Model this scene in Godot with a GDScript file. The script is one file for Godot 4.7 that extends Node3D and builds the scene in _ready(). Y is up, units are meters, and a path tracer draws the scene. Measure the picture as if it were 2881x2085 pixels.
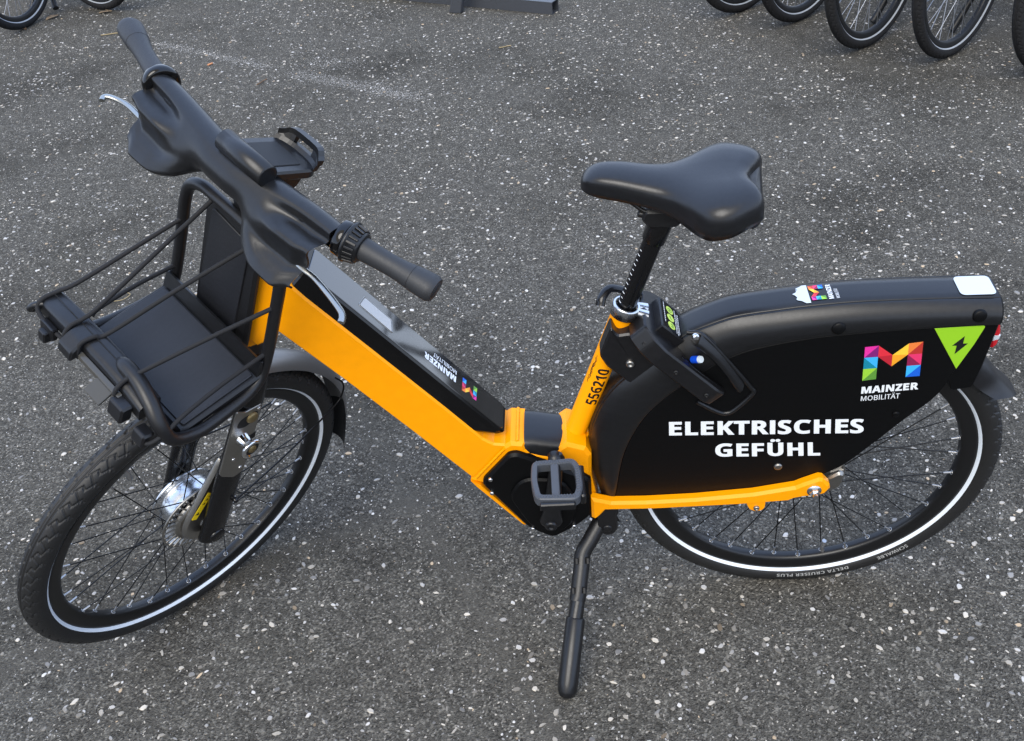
extends Node3D

# ------------------------------------------------------------------ measured frames (metres)
# bicycle frame: rear axle at (0, 0.328, 0), x to the rear, y up, z to the bicycle's left side
var BIKE := Transform3D(Basis(Vector3(0.999978, 0.006608, 0.0), Vector3(-0.006583, 0.996176, 0.087121), Vector3(0.000576, -0.087119, 0.996198)), Vector3(0, 0.01704, 0))
const AXLE := Vector3(-1.18913, 0.328, 0)
const PE := Vector3(0.925321, -0.379184, 0)
const DV := Vector3(0.379184, 0.925321, 0)
const SP := Vector3(-1.14218, 0.308762, 0)
var STEER: Transform3D     # steering frame (x rear, y along the steering axis, z left, origin front axle) -> bicycle frame
var M := {}
var rng := RandomNumberGenerator.new()

# ------------------------------------------------------------------ mesh helpers
func new_st() -> SurfaceTool:
	var s := SurfaceTool.new()
	s.begin(Mesh.PRIMITIVE_TRIANGLES)
	return s

func sg(s: SurfaceTool, smooth: bool) -> void:
	s.set_smooth_group(0 if smooth else 0xFFFFFFFF)

func tri(s: SurfaceTool, a: Vector3, b: Vector3, c: Vector3) -> void:
	s.add_vertex(a); s.add_vertex(b); s.add_vertex(c)

func quad(s: SurfaceTool, a: Vector3, b: Vector3, c: Vector3, d: Vector3) -> void:
	tri(s, a, b, c); tri(s, a, c, d)

func loft(s: SurfaceTool, rings: Array, closed := true, cap0 := false, cap1 := false, smooth := true, wrap := false) -> void:
	sg(s, smooth)
	var n: int = rings[0].size()
	var m: int = rings.size()
	var lim: int = n if closed else n - 1
	for i in (m if wrap else m - 1):
		var r0: PackedVector3Array = rings[i]
		var r1: PackedVector3Array = rings[(i + 1) % m]
		for k in lim:
			var k2: int = (k + 1) % n
			quad(s, r0[k], r0[k2], r1[k2], r1[k])
	sg(s, false)
	for e in 2:
		if (e == 0 and cap0) or (e == 1 and cap1):
			var r: PackedVector3Array = rings[0] if e == 0 else rings[m - 1]
			var c := Vector3.ZERO
			for p in r: c += p
			c /= float(n)
			for k in n:
				if e == 0: tri(s, c, r[(k + 1) % n], r[k])
				else: tri(s, c, r[k], r[(k + 1) % n])

func path_rings(pts: PackedVector3Array, rad: Array, n := 10, closed := false, ry := 1.0, up := Vector3.ZERO) -> Array:
	var rings := []
	var m := pts.size()
	var prev := Vector3.ZERO
	for i in m:
		var t: Vector3
		if closed: t = (pts[(i + 1) % m] - pts[(i - 1 + m) % m]).normalized()
		else: t = (pts[min(i + 1, m - 1)] - pts[max(i - 1, 0)]).normalized()
		if prev == Vector3.ZERO:
			var a := up
			if a == Vector3.ZERO: a = Vector3.UP if absf(t.y) < 0.9 else Vector3.RIGHT
			prev = (a - t * a.dot(t)).normalized()
		else:
			prev = (prev - t * prev.dot(t)).normalized()
		var b := t.cross(prev)
		var rr: float = rad[0] if rad.size() == 1 else rad[i]
		var r := PackedVector3Array()
		for k in n:
			var q := TAU * k / n
			r.append(pts[i] + prev * (cos(q) * rr * ry) + b * (sin(q) * rr))
		rings.append(r)
	return rings

func tube(s: SurfaceTool, pts: PackedVector3Array, rad: Array, n := 10, caps := true, closed := false, ry := 1.0, up := Vector3.ZERO) -> void:
	loft(s, path_rings(pts, rad, n, closed, ry, up), true, caps and not closed, caps and not closed, true, closed)

func catmull(p: PackedVector3Array, per := 6, closed := false) -> PackedVector3Array:
	var o := PackedVector3Array()
	var n := p.size()
	for i in (n if closed else n - 1):
		var a: Vector3; var b: Vector3; var c: Vector3; var d: Vector3
		if closed:
			a = p[(i - 1 + n) % n]; b = p[i]; c = p[(i + 1) % n]; d = p[(i + 2) % n]
		else:
			b = p[i]; c = p[i + 1]
			a = p[i - 1] if i > 0 else b * 2.0 - c
			d = p[i + 2] if i + 2 < n else c * 2.0 - b
		for k in per:
			var t := float(k) / per
			o.append(0.5 * ((2.0 * b) + (c - a) * t + (2.0 * a - 5.0 * b + 4.0 * c - d) * t * t + (3.0 * b - a - 3.0 * c + d) * t * t * t))
	if not closed: o.append(p[n - 1])
	return o

func catmull2(p: PackedVector2Array, per := 6, closed := false) -> PackedVector2Array:
	var q := PackedVector3Array()
	for v in p: q.append(Vector3(v.x, v.y, 0))
	var r := PackedVector2Array()
	for v in catmull(q, per, closed): r.append(Vector2(v.x, v.y))
	return r

func round_poly(p: PackedVector2Array, rad: float, seg := 4) -> PackedVector2Array:
	var o := PackedVector2Array()
	var n := p.size()
	for i in n:
		var a := p[(i - 1 + n) % n]
		var b := p[i]
		var c := p[(i + 1) % n]
		var la := (a - b).length()
		var lc := (c - b).length()
		var l: float = min(rad, min(la, lc) * 0.45)
		var p0 := b + (a - b).normalized() * l
		var p1 := b + (c - b).normalized() * l
		for k in seg + 1:
			var t := float(k) / seg
			o.append(p0 * (1 - t) * (1 - t) + b * 2 * t * (1 - t) + p1 * t * t)
	return o

func inset(p: PackedVector2Array, d: float) -> PackedVector2Array:
	var n := p.size()
	var area := 0.0
	for i in n: area += p[i].cross(p[(i + 1) % n])
	var sgn := 1.0 if area > 0 else -1.0
	var o := PackedVector2Array()
	for i in n:
		var e0 := (p[i] - p[(i - 1 + n) % n]).normalized()
		var e1 := (p[(i + 1) % n] - p[i]).normalized()
		var n0 := Vector2(-e0.y, e0.x) * sgn
		var n1 := Vector2(-e1.y, e1.x) * sgn
		var b := (n0 + n1)
		var k: float = b.length_squared()
		if k < 0.3: b = n0
		else: b = b * 2.0 / k
		o.append(p[i] + b * d)
	return o

# a bevelled slab: outline in xy, from z0 to z1
func slab(s: SurfaceTool, poly: PackedVector2Array, z0: float, z1: float, bev := 0.002, smooth_side := false, xf := Transform3D.IDENTITY) -> void:
	var inn := inset(poly, bev)
	var idx := Geometry2D.triangulate_polygon(inn)
	if idx.is_empty(): idx = Geometry2D.triangulate_polygon(poly)
	if idx.is_empty(): print("slab without caps ", poly.size(), " ", poly[0], " ", z0)
	var rings := []
	for a in [[inn, z0], [poly, z0 + bev], [poly, z1 - bev], [inn, z1]]:
		var r := PackedVector3Array()
		for v in a[0]: r.append(xf * Vector3(v.x, v.y, a[1]))
		rings.append(r)
	loft(s, rings, true, false, false, smooth_side)
	sg(s, false)
	for e in [0, 3]:
		var r: PackedVector3Array = rings[e]
		for i in range(0, idx.size(), 3):
			if e == 0: tri(s, r[idx[i]], r[idx[i + 1]], r[idx[i + 2]])
			else: tri(s, r[idx[i]], r[idx[i + 2]], r[idx[i + 1]])

# profile of (radius, z) turned round the z axis
func lathe(s: SurfaceTool, prof: PackedVector2Array, n := 32, closed := false, smooth := true, xf := Transform3D.IDENTITY) -> void:
	var rings := []
	for i in n:
		var a := TAU * i / n
		var r := PackedVector3Array()
		for p in prof: r.append(xf * Vector3(cos(a) * p.x, sin(a) * p.x, p.y))
		rings.append(r)
	loft(s, rings, closed, false, false, smooth, true)

func box(s: SurfaceTool, c: Vector3, h: Vector3, bev := 0.002, bs := Basis.IDENTITY) -> void:
	var p := round_poly(PackedVector2Array([Vector2(-h.x, -h.y), Vector2(h.x, -h.y), Vector2(h.x, h.y), Vector2(-h.x, h.y)]), bev * 1.5, 3)
	slab(s, p, -h.z, h.z, bev, false, Transform3D(bs, c))

func v2(a: Array) -> PackedVector2Array:
	var o := PackedVector2Array()
	for i in range(0, a.size(), 2): o.append(Vector2(a[i], a[i + 1]))
	return o

func v3(a: Array) -> PackedVector3Array:
	var o := PackedVector3Array()
	for i in range(0, a.size(), 3): o.append(Vector3(a[i], a[i + 1], a[i + 2]))
	return o

func put(called: String, mesh: Mesh, m: Material, parent: Node, xf := Transform3D.IDENTITY) -> MeshInstance3D:
	var o := MeshInstance3D.new()
	o.name = called
	o.mesh = mesh
	if m: o.material_override = m
	o.transform = xf
	parent.add_child(o, true)
	return o

func done(s: SurfaceTool, called: String, m: Material, parent: Node, xf := Transform3D.IDENTITY) -> MeshInstance3D:
	s.generate_normals()
	return put(called, s.commit(), m, parent, xf)

func group_node(called: String, parent: Node, xf := Transform3D.IDENTITY) -> Node3D:
	var o := Node3D.new()
	o.name = called
	o.transform = xf
	parent.add_child(o, true)
	return o

func tag(o: Node, label: String, category: String, group := "") -> void:
	o.set_meta("label", label); o.set_meta("category", category)
	if group: o.set_meta("group", group)

func align(dir: Vector3, at: Vector3) -> Transform3D:   # local z -> dir
	var z := dir.normalized()
	var a := Vector3.UP if absf(z.y) < 0.9 else Vector3.RIGHT
	var x := a.cross(z).normalized()
	return Transform3D(Basis(x, z.cross(x), z), at)

func bolt(called: String, parent: Node, at: Vector3, dir: Vector3, r: float, h: float, m: Material, hex := true) -> MeshInstance3D:
	var s := new_st()
	var pr := v2([0.0001, h * (0.55 if hex else 1.0), r * 0.42, h * (0.55 if hex else 1.0), r * 0.46, h, r * 0.8, h * 0.92, r, h * 0.5, r, -h * 0.5])
	lathe(s, pr, 14)
	return done(s, called, m, parent, align(dir, at))

# flat lettering whose vertices are sent through a mapping
# (a lowercase l stands in for the plain capital I, cut off at cap height)
func lettering(text: String, width: float, cap: float, bold: bool, map: Callable, called: String, m: Material, parent: Node, split := 0, heavy := 0.0) -> void:
	var f := SystemFont.new()
	f.font_names = PackedStringArray(["Droid Sans"])
	f.font_weight = 700 if bold else 400
	var fv := FontVariation.new()
	fv.base_font = f
	fv.variation_embolden = heavy
	var t := TextMesh.new()
	t.font = fv
	t.font_size = 64
	t.pixel_size = 0.01
	t.depth = 0.0
	t.curve_step = 2.0
	t.text = text
	var arr := t.get_mesh_arrays()
	var vs: PackedVector3Array = arr[Mesh.ARRAY_VERTEX]
	var ix = arr[Mesh.ARRAY_INDEX]
	if vs.is_empty():
		print("no lettering for ", text); return
	var lo := Vector3(1e9, 1e9, 0)
	var hi := -lo
	for v in vs:
		lo = lo.min(v); hi = hi.max(v)
	# height of a plain capital, so that umlauts do not count
	var capu := 0.01 * 64 * 0.714
	var base := -INF
	var tb := TextMesh.new()
	tb.font = fv; tb.font_size = 64; tb.pixel_size = 0.01; tb.depth = 0.0; tb.text = "H"
	var hb := tb.get_mesh_arrays()
	var hl := 1e9
	var hh := -1e9
	for v in hb[Mesh.ARRAY_VERTEX]:
		hl = min(hl, v.y); hh = max(hh, v.y)
	capu = hh - hl
	base = hl
	# only the front-facing triangles of the text
	var s := new_st()
	sg(s, false)
	var nt: int = (ix.size() if ix != null and ix.size() > 0 else vs.size()) / 3
	for k in nt:
		var tr := []
		for j in 3:
			var i: int = ix[k * 3 + j] if ix != null and ix.size() > 0 else k * 3 + j
			var v := vs[i]
			var vy := (v.y - base) / capu
			if "l" in text and not ("Ä" in text): vy = minf(vy, 1.0)
			tr.append(Vector2((v.x - lo.x) / (hi.x - lo.x) * width, vy * cap))
		var list := [tr]
		for q in split:
			var nx := []
			for w in list:
				var ab: Vector2 = (w[0] + w[1]) * 0.5
				var bc: Vector2 = (w[1] + w[2]) * 0.5
				var ca: Vector2 = (w[2] + w[0]) * 0.5
				nx.append_array([[w[0], ab, ca], [ab, w[1], bc], [ca, bc, w[2]], [ab, bc, ca]])
			list = nx
		for w in list:
			for j in 3: s.add_vertex(map.call(w[j].x, w[j].y))
	done(s, called, m, parent)

# ------------------------------------------------------------------ materials
func noise_tex(freq: float, seed_: int, lo: float, hi: float, size := 256, normal := false, bump := 4.0, cell := false) -> NoiseTexture2D:
	var n := FastNoiseLite.new()
	n.seed = seed_
	n.frequency = freq
	n.noise_type = FastNoiseLite.TYPE_CELLULAR if cell else FastNoiseLite.TYPE_SIMPLEX_SMOOTH
	n.fractal_octaves = 4
	var t := NoiseTexture2D.new()
	t.width = size; t.height = size
	t.seamless = true
	t.noise = n
	t.as_normal_map = normal
	t.bump_strength = bump
	if not normal:
		var g := Gradient.new()
		g.set_color(0, Color(lo, lo, lo)); g.set_color(1, Color(hi, hi, hi))
		t.color_ramp = g
	return t

func mat(c: Color, rough := 0.5, metal := 0.0, spec := 0.5) -> StandardMaterial3D:
	var m := StandardMaterial3D.new()
	m.albedo_color = c
	m.roughness = rough
	m.metallic = metal
	m.metallic_specular = spec
	return m

func grain(m: StandardMaterial3D, tex: Texture2D, nrm: Texture2D, scale_: float, ns := 0.3) -> StandardMaterial3D:
	m.uv1_triplanar = true
	m.uv1_scale = Vector3.ONE * scale_
	if tex: m.roughness_texture = tex
	if nrm:
		m.normal_enabled = true
		m.normal_texture = nrm
		m.normal_scale = ns
	return m

func make_materials() -> void:
	var rough_t := noise_tex(0.02, 3, 0.72, 1.0)
	var fine_n := noise_tex(0.35, 5, 0, 1, 256, true, 2.0)
	var peel_n := noise_tex(0.06, 8, 0, 1, 256, true, 1.0)
	M.yellow = grain(mat(Color(1.0, 0.635, 0.0), 0.45, 0.0, 0.3), rough_t, peel_n, 6.0, 0.05)
	var dust := noise_tex(0.012, 51, 0.80, 1.0)
	var grime := noise_tex(0.05, 57, 0.45, 1.0)
	M.yellow.albedo_texture = noise_tex(0.02, 53, 0.972, 1.0)
	M.yellow.clearcoat_enabled = true
	M.yellow.clearcoat = 0.12
	M.yellow.clearcoat_roughness = 0.25
	M.plastic = grain(mat(Color(0.088, 0.091, 0.100), 0.40), rough_t, fine_n, 30.0, 0.08)
	M.panel = grain(mat(Color(0.035, 0.037, 0.043), 0.52, 0.0, 0.3), rough_t, fine_n, 30.0, 0.06)
	M.cover = grain(mat(Color(0.10, 0.103, 0.112), 0.38), rough_t, fine_n, 30.0, 0.06)
	M.saddle = grain(mat(Color(0.098, 0.102, 0.114), 0.38), rough_t, fine_n, 34.0, 0.10)
	M.powder = grain(mat(Color(0.095, 0.095, 0.102), 0.45), rough_t, fine_n, 30.0, 0.06)
	M.fork = grain(mat(Color(0.05, 0.05, 0.056), 0.26), rough_t, fine_n, 30.0, 0.015)
	M.tray = grain(mat(Color(0.125, 0.13, 0.148), 0.5), rough_t, fine_n, 40.0, 0.15)
	M.grip = grain(mat(Color(0.155, 0.16, 0.17), 0.62), rough_t, fine_n, 45.0, 0.35)
	M.gloss = grain(mat(Color(0.035, 0.033, 0.035), 0.09), null, peel_n, 3.0, 0.02)
	M.lid = grain(mat(Color(0.05, 0.045, 0.044), 0.07, 0.0, 1.0), noise_tex(0.015, 31, 0.5, 1.0), null, 3.0, 0.0)
	M.lid.clearcoat_enabled = true
	M.lid.clearcoat = 1.0
	M.lid.clearcoat_roughness = 0.04
	M.tyre = grain(mat(Color(0.155, 0.155, 0.155), 0.62, 0.0, 0.5), rough_t, fine_n, 40.0, 0.15)
	M.rim = mat(Color(0.055, 0.056, 0.06), 0.36)
	M.spoke = mat(Color(0.045, 0.045, 0.05), 0.35, 0.3)
	M.nipple = mat(Color(0.70, 0.70, 0.70), 0.35, 0.9)
	M.stripe = mat(Color(0.87, 0.90, 0.93), 0.55)
	M.print = mat(Color(0.92, 0.935, 0.95), 0.5)
	M.alu = grain(mat(Color(0.84, 0.85, 0.86), 0.30, 1.0), rough_t, fine_n, 30.0, 0.03)
	M.steel = grain(mat(Color(0.64, 0.63, 0.61), 0.45, 1.0), rough_t, fine_n, 30.0, 0.03)
	M.chrome = mat(Color(0.88, 0.88, 0.88), 0.12, 1.0)
	M.lever = grain(mat(Color(0.66, 0.66, 0.64), 0.3, 1.0), rough_t, fine_n, 30.0, 0.03)
	M.label = mat(Color(0.74, 0.735, 0.72), 0.5)
	M.brass = mat(Color(0.60, 0.53, 0.38), 0.5, 0.9)
	M.cord = grain(mat(Color(0.075, 0.078, 0.09), 0.8), null, fine_n, 60.0, 0.6)
	M.black = mat(Color(0.03, 0.03, 0.033), 0.6)
	M.ink = mat(Color(0.055, 0.035, 0.015), 0.6)
	M.green = mat(Color(0.575, 0.79, 0.13), 0.5)
	M.lime = mat(Color(0.75, 0.85, 0.35), 0.5)
	M.leafgreen = mat(Color(0.36, 0.58, 0.16), 0.5)
	M.white = mat(Color(0.76, 0.80, 0.83), 0.45)
	M.blue = mat(Color(0.04, 0.30, 0.82), 0.4)
	M.red = mat(Color(0.75, 0.12, 0.16), 0.15)
	M.tyreprint = mat(Color(0.58, 0.58, 0.57), 0.7)
	M.fender = grain(mat(Color(0.50, 0.49, 0.48), 0.42, 0.9), rough_t, fine_n, 30.0, 0.04)
	M.stick = mat(Color(0.93, 0.80, 0.10), 0.5)
	M.orange = mat(Color(0.78, 0.38, 0.12), 0.5)
	M.hook = grain(mat(Color(0.09, 0.09, 0.10), 0.42), rough_t, fine_n, 30.0, 0.06)
	M.lens = mat(Color(0.27, 0.265, 0.25), 0.2)
	M.pedal = grain(mat(Color(0.27, 0.285, 0.31), 0.55), rough_t, fine_n, 30.0, 0.2)
	M.rackpaint = grain(mat(Color(0.25, 0.26, 0.28), 0.45), rough_t, fine_n, 12.0, 0.2)
	for k in ["plastic", "panel", "cover", "saddle", "hook", "powder"]: M[k].albedo_texture = dust
	M.tyre.albedo_texture = grime
	M.tray.albedo_texture = dust
	M.colour = mat(Color(1, 1, 1), 0.45)
	M.colour.vertex_color_use_as_albedo = true

# ------------------------------------------------------------------ wheels
const TR := 0.345     # tyre radius
const TC := 0.321     # radius of the tyre's core circle
const TM := 0.024     # half thickness of the tyre
var tyre_mesh: ArrayMesh
var stripe_mesh: ArrayMesh
var rim_mesh: ArrayMesh
var eyelet_mesh: ArrayMesh

func tread(a: float, psi: float) -> float:
	# groove depth: slanted lightning-shaped sipes over the crown and shoulder blocks
	var u := a * TC                       # along
	var v := psi * TM                     # across, 0 at the crown
	var av := absf(v)
	if av > 0.034: return 0.0
	var g := 0.0
	var pitch := 0.0336
	var zig := 0.16 * (absf(fposmod(av / 0.013, 1.0) - 0.5) * 4.0 - 1.0)
	var w := absf(fposmod(u / pitch + av * 34.0 + zig + (0.5 if v > 0 else 0.0), 1.0) - 0.5)
	if av > 0.0035: g = max(g, 1.0 - smoothstep(0.05, 0.095, w))
	var w2 := absf(fposmod(u / pitch + 0.45 - av * 22.0 + (0.5 if v > 0 else 0.0), 1.0) - 0.5)
	if av > 0.010 and av < 0.027: g = max(g, 0.9 * (1.0 - smoothstep(0.03, 0.07, w2)))
	g = max(g, 1.0 - smoothstep(0.0009, 0.0018, absf(av - 0.0030)))
	if av > 0.028: g *= 0.6
	return g * 0.0027

func ring_grid(na: int, psis: PackedFloat32Array, rr: Callable, closed_sec: bool) -> ArrayMesh:
	var s := new_st()
	var rings := []
	for i in na:
		var a := TAU * i / na
		var ca := cos(a)
		var sa := sin(a)
		var r := PackedVector3Array()
		for p in psis:
			var q: float = rr.call(a, p)
			var rad := TC + q * cos(p)
			r.append(Vector3(ca * rad, sa * rad, q * sin(p)))
		rings.append(r)
	loft(s, rings, closed_sec, false, false, true, true)
	s.generate_normals()
	return s.commit()

func make_wheel_meshes() -> void:
	var ps := PackedFloat32Array()
	for k in 6: ps.append(deg_to_rad(-162.0 + 74.0 * k / 6.0))
	for k in 60: ps.append(deg_to_rad(-88.0 + 176.0 * k / 59.0))
	for k in 6: ps.append(deg_to_rad(88.0 + 74.0 * (k + 1) / 6.0))
	tyre_mesh = ring_grid(1150, ps, func(a, p): return TM * (1.0 - 0.04 * smoothstep(1.9, 2.6, absf(p))) - tread(a, p), false)
	var s := new_st()
	for side in [-1.0, 1.0]:
		var rings := []
		for i in 160:
			var a := TAU * i / 160
			var r := PackedVector3Array()
			for k in 5:
				var p := deg_to_rad(127.0 + 17.0 * k / 4.0)
				var q := TM + 0.0003
				var rad := TC + q * cos(p)
				r.append(Vector3(cos(a) * rad, sin(a) * rad, q * sin(p) * side))
			rings.append(r)
		loft(s, rings, false, false, false, true, true)
	s.generate_normals()
	stripe_mesh = s.commit()
	s = new_st()
	var pr := catmull2(v2([0.3015, 0.0128, 0.2985, 0.0145, 0.290, 0.0135, 0.281, 0.0118, 0.2745, 0.0085, 0.2725, 0.0, 0.2745, -0.0085, 0.281, -0.0118, 0.290, -0.0135, 0.2985, -0.0145, 0.3015, -0.0128]), 3)
	lathe(s, pr, 128)
	s.generate_normals()
	rim_mesh = s.commit()

func hub_point(r: float, ang: float, z: float) -> Vector3:
	return Vector3(cos(ang) * r, sin(ang) * r, z)

func spoke_mesh(flange_r: float, fz: float, cross_: float, rz: float, rad := 0.0012, eyelet := true) -> ArrayMesh:
	var s := new_st()
	var a := hub_point(flange_r, cross_, fz)
	var b := Vector3(0.2735, 0, rz)
	tube(s, PackedVector3Array([a, b]), [rad], 6)
	s.generate_normals()
	var am: ArrayMesh = s.commit()
	am.surface_set_material(0, M.spoke)
	s = new_st()
	var dd := (b - a).normalized()
	tube(s, PackedVector3Array([b - dd * 0.016, b - dd * 0.004, b + dd * 0.001]), [0.0019, 0.0021, 0.0024], 7)
	if eyelet:
		var ring := PackedVector3Array()
		for k in 10: ring.append(Vector3(0.2727, cos(TAU * k / 10) * 0.0042, rz + sin(TAU * k / 10) * 0.0042))
		tube(s, ring, [0.0008], 5, false, true)
	s.generate_normals()
	s.commit(am)
	am.surface_set_material(1, M.nipple)
	return am

func make_wheel(parent: Node, xf: Transform3D, front: bool) -> Node3D:
	var w := group_node("wheel", parent, xf)
	put("tyre", tyre_mesh, M.tyre, w)
	put("reflective_stripe", stripe_mesh, M.stripe, w)
	put("rim", rim_mesh, M.rim, w)
	var fr := 0.060 if front else 0.040
	var kinds := []
	for q in [[-0.030, 0.72, -0.003], [-0.030, -0.72, -0.003], [0.020, 0.72, 0.003], [0.020, -0.72, 0.003]]:
		kinds.append(spoke_mesh(fr, q[0], q[1], q[2]))
	for i in 36:
		var order: int = [0, 2, 1, 3][i % 4]
		put("spoke", kinds[order], null, w, Transform3D(Basis(Vector3(0, 0, 1), TAU * (i + 0.3) / 36.0), Vector3.ZERO))
	# hub
	var s := new_st()
	if front:
		lathe(s, v2([0.001, -0.052, 0.012, -0.052, 0.012, -0.040, 0.040, -0.038, 0.056, -0.036, 0.067, -0.0345, 0.068, -0.031, 0.066, -0.0285, 0.058, -0.027, 0.0555, -0.024, 0.0575, -0.018, 0.0585, 0.0, 0.0575, 0.008, 0.0645, 0.012, 0.066, 0.015, 0.064, 0.018, 0.030, 0.019, 0.014, 0.019, 0.014, 0.05, 0.001, 0.05]), 48)
	else:
		lathe(s, v2([0.001, -0.06, 0.010, -0.06, 0.010, -0.040, 0.036, -0.038, 0.046, -0.034, 0.046, -0.029, 0.038, -0.026, 0.036, 0.0, 0.038, 0.014, 0.046, 0.017, 0.046, 0.022, 0.034, 0.026, 0.010, 0.028, 0.010, 0.055, 0.001, 0.055]), 40)
	done(s, "hub", M.alu, w)
	# cooling disc of the roller brake
	s = new_st()
	var r0 := 0.058 if front else 0.04
	var r1 := 0.083 if front else 0.066
	var zc := 0.024
	lathe(s, v2([r1, zc - 0.002, r1 + 0.0015, zc, r1, zc + 0.002, r1 - 0.005, zc + 0.002, r1 - 0.005, zc - 0.002]), 48, true)
	lathe(s, v2([r0, zc - 0.002, r0, zc + 0.004, r0 - 0.02, zc + 0.006, 0.012, zc + 0.006]), 40)
	for i in 30:
		var a := TAU * i / 30.0
		var bs := Basis(Vector3(0, 0, 1), a) * Basis(Vector3(1, 0, 0), 0.5)
		box(s, hub_point((r0 + r1) * 0.5 - 0.002, a, zc), Vector3((r1 - r0) * 0.5, 0.0019, 0.0045), 0.0006, bs)
	done(s, "cooling_disc", M.steel, w)
	# valve
	s = new_st()
	var va := -1.335 if not front else 2.2
	tube(s, PackedVector3Array([hub_point(0.274, va, 0), hub_point(0.262, va, 0), hub_point(0.258, va, 0.001), hub_point(0.238, va + 0.03, 0.003)]), [0.0042, 0.0042, 0.0055, 0.0045], 10)
	done(s, "valve", M.nipple, w)
	return w

# ------------------------------------------------------------------ the bicycle
func build_frame(bike: Node3D) -> void:
	var fr := group_node("frame", bike)
	# down tube with the head end
	var s := new_st()
	var poly := v2([-0.947, 0.738, -0.935, 0.722, -0.915, 0.730, -0.894, 0.751, -0.808, 0.639, -0.709, 0.503, -0.618, 0.374, -0.560, 0.44, -0.545, 0.462, -0.570, 0.466, -0.588, 0.480, -0.647, 0.563, -0.745, 0.697, -0.832, 0.815, -0.848, 0.840, -0.872, 0.864, -0.892, 0.872])
	slab(s, poly, -0.0445, 0.0445, 0.0035, false)
	done(s, "down_tube", M.yellow, fr)
	s = new_st()
	var h0 := SP + DV * 0.455 * 1.0 + Vector3(0, 0.0, 0)
	tube(s, PackedVector3Array([SP + DV * 0.43, SP + DV * 0.44, SP + DV * 0.63, SP + DV * 0.64]), [0.034, 0.037, 0.037, 0.034], 28)
	done(s, "head_tube", M.yellow, fr)
	# yoke that carries motor, seat tube and stays
	s = new_st()
	var yoke := v2([-0.622, 0.372, -0.570, 0.440, -0.553, 0.461, -0.540, 0.470, -0.516, 0.466, -0.512, 0.452, -0.505, 0.443, -0.470, 0.430, -0.452, 0.452, -0.440, 0.462, -0.406, 0.448, -0.397, 0.428, -0.399, 0.370, -0.392, 0.318, -0.388, 0.285, -0.40, 0.272, -0.41, 0.30, -0.45, 0.33, -0.52, 0.34, -0.60, 0.362])
	slab(s, yoke, -0.048, 0.048, 0.006)
	done(s, "motor_yoke", M.yellow, fr)
	# weld seams
	s = new_st()
	for z in [-1.0, 1.0]:
		var wp := PackedVector3Array()
		for k in 22:
			var t := k / 21.0
			var p := Vector3(-0.611, 0.381, 0).lerp(Vector3(-0.552, 0.4565, 0), t)
			wp.append(p + Vector3(0, 0.0006 * sin(k * 2.4), z * 0.0475))
		tube(s, wp, [0.0028], 7)
	var wr := PackedVector3Array()
	for k in 26:
		var t := k / 25.0
		wr.append(Vector3(-0.528 + 0.0008 * sin(k * 2.6), 0.4682, lerp(-0.042, 0.042, t)))
	tube(s, wr, [0.0032], 7)
	done(s, "weld_seam", M.yellow, fr)
	# seat tube
	s = new_st()
	var sd := (Vector3(-0.328, 0.735, 0) - Vector3(-0.430, 0.430, 0)).normalized()
	var sb := Vector3(-0.430, 0.430, 0)
	tube(s, PackedVector3Array([sb, sb + sd * 0.014, sb + sd * 0.024, sb + sd * 0.30]), [0.026, 0.0245, 0.0195, 0.0195], 32)
	done(s, "seat_tube", M.yellow, fr)
	# collar round the foot of the seat tube
	s = new_st()
	var cp := PackedVector3Array()
	for k in 36:
		var a := TAU * k / 36
		var e1 := Vector3(sd.y, -sd.x, 0)
		cp.append(sb + sd * (0.019 + 0.0007 * sin(k * 3.0)) + e1 * cos(a) * 0.023 + Vector3(0, 0, 1) * sin(a) * 0.023)
	tube(s, cp, [0.0036], 7, false, true)
	done(s, "weld_seam", M.yellow, fr)
	# chain stays with dropouts
	for z in [1.0, -1.0]:
		s = new_st()
		var cs := v2([-0.402, 0.332, -0.383, 0.325, -0.365, 0.3185, -0.300, 0.3165, -0.209, 0.319, -0.106, 0.328, -0.032, 0.343, -0.020, 0.350, 0.008, 0.364, 0.016, 0.362, 0.029, 0.345, 0.031, 0.335, 0.024, 0.322, 0.008, 0.316, -0.012, 0.315, -0.030, 0.311, -0.040, 0.3045, -0.131, 0.2985, -0.287, 0.2945, -0.375, 0.2965, -0.386, 0.280, -0.395, 0.270, -0.402, 0.275])
		slab(s, cs, minf(0.046 * z, 0.068 * z), maxf(0.046 * z, 0.068 * z), 0.005)
		done(s, "chain_stay", M.yellow, fr)
		s = new_st()
		slab(s, round_poly(v2([-0.117, 0.301, -0.109, 0.281, -0.098, 0.275, -0.086, 0.277, -0.081, 0.285, -0.081, 0.303]), 0.004), minf(0.058 * z, 0.064 * z), maxf(0.058 * z, 0.064 * z), 0.001)
		done(s, "stay_lug", M.yellow, fr)
	bolt("lug_bolt", fr, Vector3(-0.097, 0.287, 0.065), Vector3(0, 0, 1), 0.0055, 0.004, M.steel)

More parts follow.
